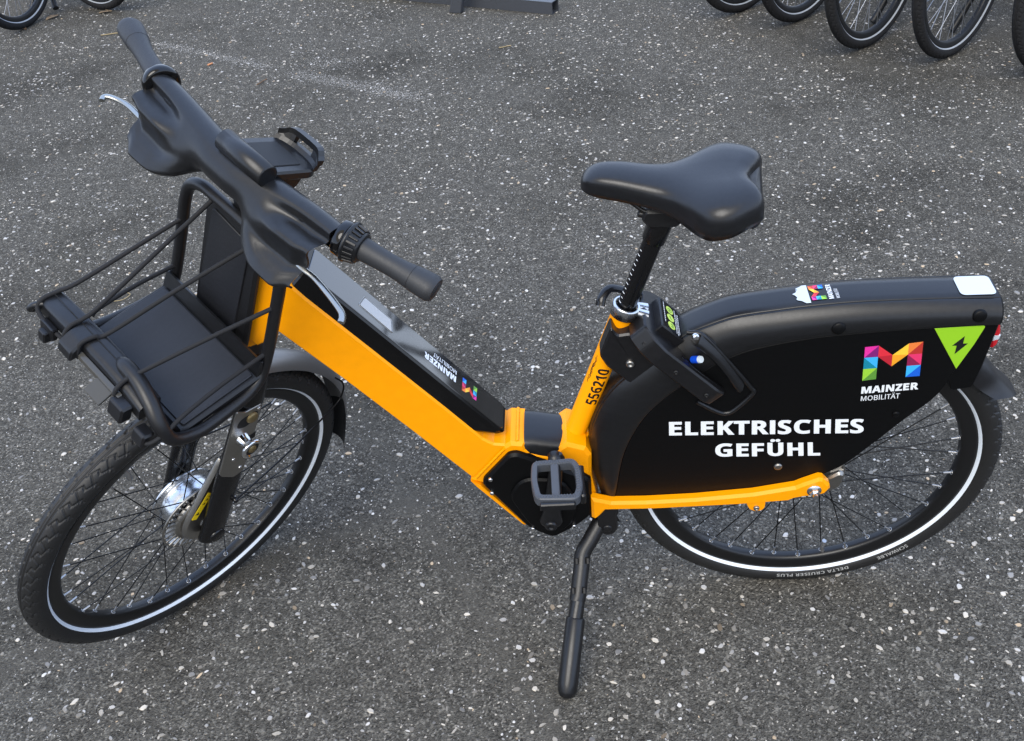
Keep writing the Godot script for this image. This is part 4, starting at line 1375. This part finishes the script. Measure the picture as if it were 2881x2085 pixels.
	slab(s, round_poly(v2([-0.040, -0.030, 0.022, -0.030, 0.026, -0.014, 0.026, 0.030, -0.040, 0.030]), 0.004, 3), 0.002, 0.0045, 0.0008, false, flat)
	done(s, "rubber_pad", M.black, ph)
	s = new_st()
	tube(s, v3([-0.052, 0.0, -0.048, -0.052, 0.0, -0.0465, -0.052, 0.0, 0.0465, -0.052, 0.0, 0.048]), [0.014, 0.0165, 0.0165, 0.014], 16, true, false, 1.0)
	done(s, "holder_roll", M.cover, ph)
	# back wall with a slot: four rails
	s = new_st()
	var wall := []
	for k in 15:
		var t := -1.0 + 2.0 * k / 14.0
		var x := 0.048 - 0.012 * pow(absf(t), 3.0)
		var hh := 0.027 - 0.010 * smoothstep(0.62, 1.0, absf(t))
		wall.append([Vector3(x, 0.0, t * 0.044), hh])
	var lower := []
	var upper := []
	for q in wall:
		var c: Vector3 = q[0]
		lower.append(PackedVector3Array([c + Vector3(-0.004, 0, 0), c + Vector3(0.006, 0, 0), c + Vector3(0.009, 0.009, 0), c + Vector3(0.001, 0.009, 0)]))
		var hh: float = q[1]
		upper.append(PackedVector3Array([c + Vector3(0.003, hh - 0.009, 0), c + Vector3(0.012, hh - 0.009, 0), c + Vector3(0.014, hh, 0), c + Vector3(0.002, hh, 0)]))
	loft(s, lower, true, true, true, false)
	loft(s, upper, true, true, true, false)
	for k in [0, 1, 2, 3, 10, 11, 12, 13]:
		var a0: Vector3 = wall[k][0]
		var a1: Vector3 = wall[k + 1][0]
		var h0: float = wall[k][1]
		var h1: float = wall[k + 1][1]
		loft(s, [PackedVector3Array([a0 + Vector3(0.001, 0.008, 0), a0 + Vector3(0.009, 0.008, 0), a0 + Vector3(0.012, h0 - 0.008, 0), a0 + Vector3(0.003, h0 - 0.008, 0)]), PackedVector3Array([a1 + Vector3(0.001, 0.008, 0), a1 + Vector3(0.009, 0.008, 0), a1 + Vector3(0.012, h1 - 0.008, 0), a1 + Vector3(0.003, h1 - 0.008, 0)])], true, true, true, false)
	done(s, "back_wall", M.plastic, ph)
	s = new_st()
	slab(s, round_poly(v2([-0.044, -0.005, 0.044, -0.008, 0.036, -0.034, 0.020, -0.052, -0.044, -0.050]), 0.006), -0.028, 0.028, 0.004, false, Transform3D(Basis.IDENTITY, Vector3(0.0, 0, 0)))
	done(s, "holder_stem", M.plastic, ph)

func cover_ring(t: float) -> PackedVector3Array:
	# t -1..1 across; outer end slants so that the lip lies further in than the bar
	var a := absf(t)
	var sgn := 1.0 if t >= 0 else -1.0
	var zbar := a * (0.206 if t > 0.0 else 0.197)
	var zlip := a * (0.192 if t > 0.0 else 0.181)
	var open := smoothstep(0.06, 0.46, a)
	var c := Vector2(lerpf(-0.014, -0.002, smoothstep(0.1, 0.9, a)), lerpf(0.791, 0.806, smoothstep(0.1, 1.0, a)))
	var rb := lerpf(0.0315, 0.0235, smoothstep(0.15, 0.95, a))
	# lip position
	var lip := Vector2(lerpf(-0.036, -0.070, smoothstep(0.10, 0.72, a)), lerpf(0.764, 0.727, smoothstep(0.08, 0.66, a)))
	lip += Vector2(0.012, 0.010) * smoothstep(0.86, 1.0, a)
	var out := PackedVector3Array()
	var n1 := 20
	for k in n1:
		var ang := deg_to_rad(lerpf(-75.0, 128.0, k / float(n1 - 1)))
		var p := c + Vector2(cos(ang), sin(ang)) * rb
		out.append(Vector3(p.x, p.y, sgn * zbar))
	var st := c + Vector2(cos(deg_to_rad(128.0)), sin(deg_to_rad(128.0))) * rb
	var n2 := 34
	for k in range(1, n2 + 1):
		var q := k / float(n2)
		# closed section: carry on round the bar
		var ang := deg_to_rad(lerpf(128.0, 285.0, q))
		var pc := c + Vector2(cos(ang), sin(ang)) * rb
		# shroud section: slope with a valley, a knuckle and a shelf
		var pl := st.lerp(lip, minf(q / 0.90, 1.0))
		var d := (lip - st).normalized()
		var nrm := Vector2(-d.y, d.x)
		if nrm.x > 0: nrm = -nrm
		var qq := q / 0.90
		var win := smoothstep(0.44, 0.74, a)
		var prof := -0.0105 * exp(-pow((qq - 0.14) / 0.085, 2.0)) * win
		prof += 0.0150 * exp(-pow((qq - 0.37) / 0.12, 2.0)) * win
		prof += -0.0085 * exp(-pow((qq - 0.66) / 0.12, 2.0)) * smoothstep(0.30, 0.7, a)
		prof += 0.006 * sin(PI * clampf(qq, 0, 1)) * (1.0 - win)
		var ps := pl + nrm * prof
		if q > 0.90: ps = lip + Vector2(0.007, -0.006) * ((q - 0.90) / 0.10)
		var p := pc.lerp(ps, open)
		out.append(Vector3(p.x, p.y, sgn * lerpf(zbar, zlip, clampf(qq, 0, 1))))
	return out

func build_bicycle() -> void:
	var bike := group_node("electric_bicycle", self, BIKE)
	tag(bike, "yellow and black electric rental bicycle standing on its kickstand in the foreground", "bicycle")
	build_frame(bike)
	build_battery(bike)
	build_motor(bike)
	build_crank(bike)
	build_kickstand(bike)
	var rw := make_wheel(bike, Transform3D(Basis.IDENTITY, Vector3(0, 0.328, 0)), false)
	rw.set_meta("label", "rear wheel half hidden by the black printed guard")
	var q := TM + 0.0004
	var tyre_map := func(ang0: float): return func(u, v):
		var a: float = ang0 - u / 0.327
		var p: float = deg_to_rad(113.0) - v / TM
		var rad := TC + q * cos(p)
		return Vector3(cos(a) * rad, sin(a) * rad, q * sin(p))
	lettering("SCHWALBE", 0.068, 0.0075, true, tyre_map.call(-0.80), "tyre_lettering", M.tyreprint, rw)
	lettering("DELTA CRUISER PLUS", 0.150, 0.0070, true, tyre_map.call(-1.20), "tyre_lettering", M.tyreprint, rw)
	# rear axle nut, brake arm below the stay
	var s := new_st()
	tube(s, v3([0.002, 0.334, 0.050, 0.002, 0.334, 0.085]), [0.005], 12)
	lathe(s, v2([0.0001, 0.010, 0.0075, 0.010, 0.0092, 0.008, 0.0092, 0.0]), 6, false, false, Transform3D(Basis.IDENTITY, Vector3(0.002, 0.334, 0.068)))
	lathe(s, v2([0.0001, 0.0015, 0.013, 0.0015, 0.013, 0.0]), 24, false, true, Transform3D(Basis.IDENTITY, Vector3(0.002, 0.334, 0.0682)))
	done(s, "axle_nut", M.alu, bike)
	s = new_st()
	slab(s, round_poly(v2([-0.105, 0.281, -0.095, 0.290, 0.02, 0.325, 0.05, 0.352, 0.062, 0.345, 0.058, 0.312, 0.030, 0.292, -0.02, 0.288]), 0.008), 0.032, 0.044, 0.004)
	done(s, "brake_arm", M.steel, bike)
	build_guard(bike)
	build_lock(bike)
	build_seat_number(bike)
	build_saddle(bike)
	build_seatpost(bike)
	build_steering(bike)

# ------------------------------------------------------------------ parked bicycles behind
var parked_proto: Node3D

func silver_spoke_mesh(fz: float, cross_: float) -> ArrayMesh:
	var s := new_st()
	tube(s, PackedVector3Array([hub_point(0.03, cross_, fz), Vector3(0.274, 0, fz * 0.1)]), [0.0017], 5)
	s.generate_normals()
	return s.commit()

func make_parked() -> Node3D:
	# built with the visible wheel's axle above the origin, the rest reaching along +x
	var b := Node3D.new()
	b.name = "parked_bicycle"
	var tyre2 := mat(Color(0.125, 0.125, 0.13), 0.8, 0.0, 0.35)
	var rimm := mat(Color(0.06, 0.06, 0.065), 0.4)
	var edge := mat(Color(0.62, 0.64, 0.66), 0.45)
	var spoke_m := mat(Color(0.62, 0.63, 0.65), 0.3, 0.8)
	var paint := mat(Color(0.08, 0.085, 0.10), 0.4)
	var kinds := []
	for q in [[-0.028, 0.7], [0.028, 0.7], [-0.028, -0.7], [0.028, -0.7]]: kinds.append(silver_spoke_mesh(q[0], q[1]))
	for wx in [0.0, 1.10]:
		var w := group_node("wheel", b, Transform3D(Basis.IDENTITY, Vector3(wx, TR, 0)))
		put("tyre", tyre_mesh, tyre2, w)
		put("rim", rim_mesh, rimm, w)
		put("reflective_stripe", stripe_mesh, edge, w)
		for i in 32:
			put("spoke", kinds[i % 4], spoke_m, w, Transform3D(Basis(Vector3(0, 0, 1), TAU * i / 32.0), Vector3.ZERO))
		var s := new_st()
		lathe(s, v2([0.001, -0.05, 0.010, -0.05, 0.012, -0.034, 0.034, -0.032, 0.034, -0.026, 0.02, -0.022, 0.02, 0.022, 0.034, 0.026, 0.034, 0.032, 0.012, 0.034, 0.010, 0.05, 0.001, 0.05]), 20)
		done(s, "hub", M.steel, w)
		s = new_st()
		var rings := []
		for i in 26:
			var a := deg_to_rad(lerpf(35.0, 165.0, i / 25.0)) if wx > 0.5 else deg_to_rad(lerpf(10.0, 150.0, i / 25.0))
			var r := PackedVector3Array()
			for k in 7:
				var v := -1.0 + k / 3.0
				var rad := 0.372 - 0.014 * v * v
				r.append(Vector3(cos(a) * rad, sin(a) * rad, v * 0.028))
			rings.append(r)
		loft(s, rings, false, false, false, true)
		done(s, "mudguard", paint, w)
	var s := new_st()
	for z in [-1.0, 1.0]:
		tube(s, v3([0.0, 0.345, 0.06 * z, 0.20, 0.31, 0.05 * z, 0.45, 0.30, 0.03 * z]), [0.011], 8)
		tube(s, v3([0.0, 0.345, 0.06 * z, 0.20, 0.60, 0.035 * z, 0.30, 0.70, 0.02 * z]), [0.009], 8)
		tube(s, v3([1.10, 0.345, 0.055 * z, 1.05, 0.52, 0.055 * z, 1.01, 0.70, 0.04 * z]), [0.013], 8)
	tube(s, v3([0.45, 0.30, 0, 0.30, 0.76, 0]), [0.018], 12)
	tube(s, v3([0.45, 0.30, 0, 0.70, 0.45, 0, 0.97, 0.80, 0]), [0.024], 12)
	tube(s, v3([1.03, 0.68, 0, 0.93, 0.95, 0]), [0.022], 12)
	done(s, "frame", paint, b)
	s = new_st()
	tube(s, v3([0.30, 0.76, 0, 0.26, 0.93, 0]), [0.014], 10)
	done(s, "seat_post", M.powder, b)
	s = new_st()
	tube(s, v3([0.93, 0.95, 0, 0.90, 1.05, 0]), [0.014], 10)
	tube(s, catmull(v3([0.72, 1.06, 0.30, 0.84, 1.06, 0.24, 0.90, 1.05, 0.0, 0.84, 1.06, -0.24, 0.72, 1.06, -0.30]), 6), [0.012], 10)
	done(s, "handlebar", M.powder, b)
	s = new_st()
	tube(s, v3([0.13, 0.93, 0, 0.16, 0.94, 0, 0.22, 0.94, 0, 0.30, 0.935, 0, 0.39, 0.93, 0, 0.41, 0.925, 0]), [0.03, 0.075, 0.07, 0.035, 0.022, 0.01], 16, true, false, 0.35, Vector3.UP)
	done(s, "saddle", M.saddle, b)
	s = new_st()
	tube(s, v3([0.24, 0.020, -0.135, 0.25, 0.03, -0.13, 0.33, 0.22, -0.07, 0.36, 0.29, -0.05]), [0.018, 0.016, 0.012, 0.012], 10)
	done(s, "kickstand", M.powder, b)
	s = new_st()
	tube(s, v3([0.46, 0.30, -0.09, 0.46, 0.30, 0.09]), [0.02], 14)
	tube(s, v3([0.46, 0.30, 0.09, 0.55, 0.17, 0.10]), [0.010], 8)
	tube(s, v3([0.46, 0.30, -0.09, 0.37, 0.43, -0.10]), [0.010], 8)
	box(s, Vector3(0.55, 0.17, 0.145), Vector3(0.045, 0.010, 0.045), 0.003)
	box(s, Vector3(0.37, 0.43, -0.145), Vector3(0.045, 0.010, 0.045), 0.003)
	done(s, "crank", M.powder, b)
	return b

func place_parked() -> void:
	parked_proto = make_parked()
	var spots := [
		[1.213, -2.842, 43.0, -3.0, "parked bicycle whose wheel shows largest at the upper right, beside the kickstand bar"],
		[0.908, -3.018, 43.0, -3.0, "parked bicycle with its wheel left of the largest one, second from the right"],
		[0.690, -3.415, 43.0, -3.0, "parked bicycle with half its wheel rim in view, third wheel from the right edge"],
		[0.445, -3.604, 40.0, -3.0, "leftmost parked bicycle of the right hand row, only its tyre bottom in view"],
		[1.548, -2.615, 37.0, -3.0, "parked bicycle cut off by the right edge, only a tyre strip in view"],
		[-3.516, -4.169, 78.0, 4.0, "parked bicycle at the left corner with silver spokes in view"],
		[-3.157, -4.404, 152.0, 3.0, "parked bicycle seen side on behind the far handlebar grip, only tyre bottom in view"]]
	for i in spots.size():
		var q: Array = spots[i]
		var o: Node3D = parked_proto if i == 0 else parked_proto.duplicate()
		o.name = "parked_bicycle" if i == 0 else "parked_bicycle_%03d" % i
		add_child(o)
		var yaw: float = deg_to_rad(q[2])
		o.transform = Transform3D(Basis(Vector3.UP, yaw) * Basis(Vector3(1, 0, 0), deg_to_rad(q[3])), Vector3(q[0], 0.0012, q[1]))
		tag(o, q[4], "bicycle", "bicycles parked in the background")

func place_rack() -> void:
	var r := group_node("bicycle_rack", self, Transform3D(Basis(Vector3.UP, -0.47), Vector3(-0.485, 0.0, -3.775)))
	tag(r, "grey steel bicycle rack with a hollow floor beam at the top edge", "bicycle rack")
	# local x runs along the beam toward its open end at the origin
	var s := new_st()
	var w := 0.036
	var h := 0.062
	var t := 0.004
	var ol := [Vector3(0, 0, -w), Vector3(0, 0, w), Vector3(0, h, w), Vector3(0, h, -w)]
	var il := [Vector3(0, t, -w + t), Vector3(0, t, w - t), Vector3(0, h - t, w - t), Vector3(0, h - t, -w + t)]
	var L := Vector3(-1.6, 0, 0)
	sg(s, false)
	for k in 4:
		var k2 := (k + 1) % 4
		quad(s, ol[k], ol[k2], ol[k2] + L, ol[k] + L)
		quad(s, il[k2], il[k], il[k] + L * 0.3, il[k2] + L * 0.3)
		quad(s, ol[k2], ol[k], il[k], il[k2])
	done(s, "floor_beam", M.rackpaint, r, Transform3D(Basis.IDENTITY, Vector3(0, 0.001, 0)))
	for x in [-0.045, -0.13]:
		s = new_st()
		lathe(s, v2([0.0001, 0.0, 0.006, 0.0]), 12)
		done(s, "bolt_hole", M.black, r, align(Vector3.UP, Vector3(x, h + 0.0016, -0.004)))
	s = new_st()
	slab(s, round_poly(v2([-0.60, 0.0, -0.53, 0.0, -0.50, 0.12, -0.42, 0.55, -0.47, 0.56, -0.55, 0.14]), 0.006), 0.040, 0.075, 0.003, false, Transform3D(Basis(Vector3.UP, 0.1), Vector3(0.03, 0.001, 0.02)))
	done(s, "brace_foot", M.rackpaint, r)
	s = new_st()
	for x in [-0.70, -1.1]:
		tube(s, catmull(v3([x, 0.05, 0.0, x, 0.60, 0.0, x - 0.04, 0.66, 0.0, x - 0.30, 0.66, 0.0, x - 0.34, 0.60, 0.0, x - 0.34, 0.05, 0.0]), 5), [0.016], 12)
	done(s, "rack_hoop", M.rackpaint, r)

# ------------------------------------------------------------------ ground
func ground_height_noise() -> FastNoiseLite:
	var n := FastNoiseLite.new()
	n.seed = 12
	n.frequency = 0.9
	n.fractal_octaves = 4
	return n

func build_ground() -> void:
	var size := 1024
	var n1 := FastNoiseLite.new()
	n1.seed = 4; n1.noise_type = FastNoiseLite.TYPE_CELLULAR
	n1.cellular_return_type = FastNoiseLite.RETURN_CELL_VALUE
	n1.frequency = 0.34; n1.fractal_type = FastNoiseLite.FRACTAL_NONE
	var n2 := FastNoiseLite.new()
	n2.seed = 9; n2.noise_type = FastNoiseLite.TYPE_SIMPLEX
	n2.frequency = 0.42; n2.fractal_octaves = 2
	var n3 := FastNoiseLite.new()
	n3.seed = 21; n3.noise_type = FastNoiseLite.TYPE_SIMPLEX_SMOOTH
	n3.frequency = 0.02; n3.fractal_octaves = 3
	var d1 := n1.get_seamless_image(size, size).get_data()
	var d2 := n2.get_seamless_image(size, size).get_data()
	var d3 := n3.get_seamless_image(size, size).get_data()
	var col := PackedByteArray()
	col.resize(size * size * 3)
	var hgt := PackedByteArray()
	hgt.resize(size * size)
	for i in size * size:
		var c := d1[i] / 255.0
		var f := d2[i] / 255.0
		var l := d3[i] / 255.0
		var v := 0.322 + (f - 0.5) * 0.26 + (l - 0.5) * 0.06
		if c > 0.72: v += (c - 0.72) * 0.60
		elif c < 0.40: v -= (0.40 - c) * 0.22
		v = clampf(v, 0.10, 0.75)
		var j := i * 3
		col[j] = int(v * 262.0)
		col[j + 1] = int(v * 254.0)
		col[j + 2] = int(v * 236.0)
		hgt[i] = int(clampf(110.0 + (f - 0.5) * 150.0 + (c - 0.5) * 70.0, 0, 255))
	var img := Image.create_from_data(size, size, false, Image.FORMAT_RGB8, col)
	img.generate_mipmaps()
	var him := Image.create_from_data(size, size, false, Image.FORMAT_L8, hgt)
	him.convert(Image.FORMAT_RGBA8)
	him.bump_map_to_normal_map(5.0)
	var gm := StandardMaterial3D.new()
	gm.albedo_texture = ImageTexture.create_from_image(img)
	gm.normal_enabled = true
	gm.normal_texture = ImageTexture.create_from_image(him)
	gm.normal_scale = 0.9
	gm.roughness = 0.86
	gm.metallic_specular = 0.15
	gm.vertex_color_use_as_albedo = true
	# one sheet: fine cells where the camera looks, long cells out to the horizon
	var xs := PackedFloat32Array([-400, -60, -15])
	var x := -8.0
	while x <= 6.0:
		xs.append(x); x += 0.08
	xs.append_array(PackedFloat32Array([15, 60, 400]))
	var zs := PackedFloat32Array([-400, -60, -15])
	var z := -8.0
	while z <= 4.0:
		zs.append(z); z += 0.08
	zs.append_array(PackedFloat32Array([15, 60, 400]))
	var big := ground_height_noise()
	var sml := FastNoiseLite.new()
	sml.seed = 40; sml.frequency = 4.0; sml.fractal_octaves = 3
	var vs := PackedVector3Array()
	var uv := PackedVector2Array()
	var cs := PackedColorArray()
	var nr := PackedVector3Array()
	var tg := PackedFloat32Array()
	for zi in zs.size():
		for xi in xs.size():
			var p := Vector3(xs[xi], 0, zs[zi])
			vs.append(p)
			# turned against the world axes so that the repeat does not line up with the view
			var u := Vector2(p.x, p.z).rotated(0.5) / 1.35
			uv.append(u)
			nr.append(Vector3.UP)
			tg.append_array(PackedFloat32Array([cos(0.5), 0, -sin(0.5), 1.0]))
			var k := 1.0 + 0.55 * big.get_noise_2d(p.x * 0.8 + p.z * 0.3, p.z * 1.1) + 0.26 * sml.get_noise_2d(p.x, p.z)
			cs.append(Color(k, k * 0.998, k * 0.99))
	var ix := PackedInt32Array()
	var nx := xs.size()
	for zi in zs.size() - 1:
		for xi in nx - 1:
			var a := zi * nx + xi
			ix.append_array(PackedInt32Array([a, a + 1, a + nx + 1, a, a + nx + 1, a + nx]))
	var arr := []
	arr.resize(Mesh.ARRAY_MAX)
	arr[Mesh.ARRAY_VERTEX] = vs
	arr[Mesh.ARRAY_TEX_UV] = uv
	arr[Mesh.ARRAY_COLOR] = cs
	arr[Mesh.ARRAY_NORMAL] = nr
	arr[Mesh.ARRAY_TANGENT] = tg
	arr[Mesh.ARRAY_INDEX] = ix
	var am := ArrayMesh.new()
	am.add_surface_from_arrays(Mesh.PRIMITIVE_TRIANGLES, arr)
	var g := put("asphalt_ground", am, gm, self)
	g.set_meta("kind", "structure")
	g.set_meta("label", "worn dark grey asphalt of the bicycle yard")

func chip_mesh(seed_: int, n: int) -> ArrayMesh:
	var r := RandomNumberGenerator.new()
	r.seed = seed_
	var base := PackedVector3Array()
	var top := PackedVector3Array()
	for k in n:
		var a := TAU * (k + r.randf_range(-0.28, 0.28)) / n
		var q := r.randf_range(0.58, 1.05)
		base.append(Vector3(cos(a) * q, -0.25, sin(a) * q))
		var q2 := q * r.randf_range(0.55, 0.82)
		top.append(Vector3(cos(a) * q2, r.randf_range(0.16, 0.30), sin(a) * q2))
	var s := new_st()
	loft(s, [base, top], true, false, true, false)
	s.generate_normals()
	return s.commit()

func scatter(called: String, label: String, list: Array, mesh: Mesh) -> void:
	var mm := MultiMesh.new()
	mm.transform_format = MultiMesh.TRANSFORM_3D
	mm.use_colors = true
	mm.mesh = mesh
	mm.instance_count = list.size()
	for i in list.size():
		mm.set_instance_transform(i, list[i][0])
		mm.set_instance_color(i, list[i][1])
	var o := MultiMeshInstance3D.new()
	o.name = called
	o.multimesh = mm
	var m := mat(Color(1, 1, 1), 0.75)
	m.vertex_color_use_as_albedo = true
	o.material_override = m
	add_child(o)
	o.set_meta("kind", "stuff")
	o.set_meta("label", label)
	o.set_meta("category", "gravel")

func in_view(x: float, z: float) -> bool:
	# ground the camera sees, with a wide margin
	var l := lerpf(-2.2, -4.9, clampf((0.9 - z) / 6.0, 0, 1))
	var r := lerpf(1.0, 2.6, clampf((0.9 - z) / 6.0, 0, 1))
	return x > l and x < r

func stone_colour() -> Color:
	var q := rng.randf()
	var v: float
	if q < 0.30: v = rng.randf_range(0.13, 0.24)
	elif q < 0.70: v = rng.randf_range(0.22, 0.42)
	else: v = rng.randf_range(0.42, 0.62)
	var warm := rng.randf()
	if warm < 0.05: return Color(v, v * 0.76, v * 0.50)
	if warm < 0.6: return Color(v, v * 0.91, v * 0.77)
	return Color(v, v * 0.955, v * 0.89)

func stone_at(x: float, z: float, r: float, lift := 0.3) -> Transform3D:
	var b := Basis(Vector3.UP, rng.randf() * TAU) * Basis(Vector3(1, 0, 0), rng.randf_range(-0.12, 0.12))
	b = b.scaled_local(Vector3(r * rng.randf_range(0.7, 1.35), r * rng.randf_range(0.5, 1.0), r * rng.randf_range(0.42, 1.0)))
	return Transform3D(b, Vector3(x, -0.0002 + r * 0.05 * lift, z))

func build_stones() -> void:
	rng.seed = 2024
	var big := []
	var fine := []
	var dens := ground_height_noise()
	while big.size() < 34000:
		var x := rng.randf_range(-5.0, 2.7)
		var z := rng.randf_range(-5.6, 1.0)
		if not in_view(x, z): continue
		if dens.get_noise_2d(x * 1.7, z * 1.7) < rng.randf_range(-0.7, 0.25): continue
		var r := 0.0030 + 0.0074 * pow(rng.randf(), 1.9)
		big.append([stone_at(x, z, r), stone_colour()])
	while fine.size() < 170000:
		var x := rng.randf_range(-5.0, 2.7)
		var z := rng.randf_range(-5.6, 1.0)
		if not in_view(x, z): continue
		var r := 0.0012 + 0.0028 * pow(rng.randf(), 2.2)
		var c := stone_colour()
		fine.append([stone_at(x, z, r), Color(c.r * 0.9, c.g * 0.9, c.b * 0.9)])
	# pale scuffed bands of loose bright grit
	for q in [[-2.62, -3.74, -1.88, -3.25, 0.024, 1300], [-1.74, -3.15, -1.08, -2.74, 0.030, 1700], [-1.66, -3.30, -1.50, -3.22, 0.055, 420], [0.10, -3.22, 0.36, -2.86, 0.10, 300], [0.45, -2.75, 0.95, -2.40, 0.10, 260]]:
		for k in q[5]:
			var t := rng.randf()
			var x: float = lerpf(q[0], q[2], t) + rng.randfn(0, q[4])
			var z: float = lerpf(q[1], q[3], t) + rng.randfn(0, q[4])
			var v := rng.randf_range(0.30, 0.58)
			fine.append([stone_at(x, z, rng.randf_range(0.0016, 0.0032)), Color(v, v * 0.96, v * 0.9)])
	scatter("asphalt_stones", "pale stones of many sizes set in the asphalt", big, chip_mesh(3, 7))
	scatter("asphalt_grit", "fine pale grit set in the asphalt", fine, chip_mesh(8, 6))

func litter(called: String, label: String, category: String, at: Vector3, turn: float, build: Callable, m: Material, group := "") -> void:
	var s := new_st()
	build.call(s)
	var o := done(s, called, m, self, Transform3D(Basis(Vector3.UP, turn), at))
	tag(o, label, category, group)

func leaf_shape(s: SurfaceTool, l: float) -> void:
	var rings := []
	for k in 7:
		var t := k / 6.0
		var w := l * 0.30 * sin(PI * clampf(t * 0.96 + 0.02, 0, 1))
		var y := 0.002 + 0.006 * sin(PI * t)
		rings.append(PackedVector3Array([Vector3(l * (t - 0.5), y + 0.005, -w), Vector3(l * (t - 0.5), y - 0.001, 0), Vector3(l * (t - 0.5), y + 0.004, w), Vector3(l * (t - 0.5), y - 0.0016, 0)]))
	loft(s, rings, true, false, false, true)

func build_litter() -> void:
	var tan := mat(Color(0.52, 0.45, 0.36), 0.8)
	var brown := mat(Color(0.40, 0.31, 0.22), 0.85)
	var straw := mat(Color(0.62, 0.55, 0.40), 0.8)
	litter("dry_leaf", "curled tan leaf on the asphalt below the side-on tyre", "leaf", Vector3(-3.11, 0.001, -4.33), 0.3, func(s): leaf_shape(s, 0.075), tan)
	litter("dry_leaf_001", "curled pale leaf against the tyre in the left corner", "leaf", Vector3(-3.42, 0.001, -4.30), 1.0, func(s): leaf_shape(s, 0.085), tan)
	litter("dry_leaf_002", "small brown leaf under the tyre at the left corner", "leaf", Vector3(-3.52, 0.001, -4.12), -0.4, func(s): leaf_shape(s, 0.06), brown)
	litter("twig", "thin brown twig lying on the asphalt behind the handlebar", "twig", Vector3(-1.868, 0.001, -3.043), 1.1, func(s): tube(s, catmull(v3([-0.035, 0.004, 0, -0.01, 0.006, 0.004, 0.012, 0.004, -0.003, 0.036, 0.006, 0.003]), 4), [0.0028], 6), brown)
	litter("twig_001", "short pale twig on the asphalt just left of the far handlebar grip", "twig", Vector3(-2.93, 0.001, -3.92), 0.2, func(s): tube(s, catmull(v3([-0.05, 0.004, 0, -0.01, 0.005, 0.004, 0.02, 0.004, -0.003, 0.05, 0.005, 0.003]), 4), [0.0026], 6), straw)
	litter("twig_002", "pale bent twig on the asphalt below the floor beam of the rack", "twig", Vector3(-0.731, 0.001, -3.31), 0.4, func(s): tube(s, catmull(v3([-0.03, 0.003, 0, -0.005, 0.004, 0.006, 0.012, 0.003, 0.0, 0.03, 0.004, 0.008]), 4), [0.0022], 6), straw)
	litter("cigarette_end", "orange and white cigarette end on the asphalt right of the far grip", "cigarette end", Vector3(-2.199, 0.001, -3.336), 0.9, func(s): tube(s, v3([-0.015, 0.0042, 0, -0.014, 0.0042, 0, 0.014, 0.0042, 0, 0.015, 0.0042, 0]), [0.003, 0.004, 0.004, 0.003], 10), mat(Color(0.80, 0.55, 0.38), 0.8))
	litter("dry_grass_blade", "dry curled grass stalk on the asphalt beyond the carrier tray", "grass", Vector3(-1.891, 0.001, -1.207), 0.3, func(s): tube(s, catmull(v3([-0.05, 0.003, 0, -0.02, 0.006, 0.014, 0.012, 0.004, 0.012, 0.034, 0.006, -0.008, 0.02, 0.004, -0.026, -0.004, 0.005, -0.022]), 5), [0.0013], 5), straw)

# ------------------------------------------------------------------ scene
func _ready() -> void:
	rng.seed = 1
	# camera
	var cam := Camera3D.new()
	cam.name = "camera"
	cam.transform = Transform3D(Basis(Vector3(0.996285, -0.078853, -0.034620), Vector3(0.041356, 0.790693, -0.610814), Vector3(0.075539, 0.607113, 0.791017)), Vector3(-0.402702, 1.640053, 1.391060))
	cam.fov = 41.37
	cam.near = 0.05
	cam.far = 1200.0
	add_child(cam)
	cam.current = true
	# sky and exposure
	var we := WorldEnvironment.new()
	we.name = "environment"
	var env := Environment.new()
	env.background_mode = Environment.BG_SKY
	var sky := Sky.new()
	var sm := ProceduralSkyMaterial.new()
	sm.sky_top_color = Color(0.70, 0.80, 0.98)
	sm.sky_horizon_color = Color(0.84, 0.89, 0.96)
	sm.sky_curve = 0.25
	sm.ground_bottom_color = Color(0.25, 0.25, 0.26)
	sm.ground_horizon_color = Color(0.30, 0.30, 0.31)
	sm.sun_angle_max = 0.0
	sky.sky_material = sm
	env.sky = sky
	env.background_energy_multiplier = 1.0
	env.tonemap_mode = Environment.TONE_MAPPER_LINEAR
	env.tonemap_exposure = 2.15
	env.sdfgi_enabled = true
	env.ssao_enabled = true
	env.ssil_enabled = true
	we.environment = env
	add_child(we)
	var sun := DirectionalLight3D.new()
	sun.name = "sun"
	sun.light_energy = 0.45
	sun.light_color = Color(1.0, 0.985, 0.965)
	sun.light_angular_distance = 40.0
	sun.shadow_enabled = true
	sun.rotation_degrees = Vector3(-46, -14, 0)
	add_child(sun)
	STEER = Transform3D(Basis(DV, 0.8716), Vector3.ZERO)
	var mb := STEER.basis
	STEER = Transform3D(Basis(mb * PE, mb * DV, mb * Vector3(0, 0, 1)), mb * (AXLE - SP) + SP)
	make_materials()
	make_wheel_meshes()
	build_ground()
	build_stones()
	place_parked()
	place_rack()
	build_bicycle()
	build_litter()
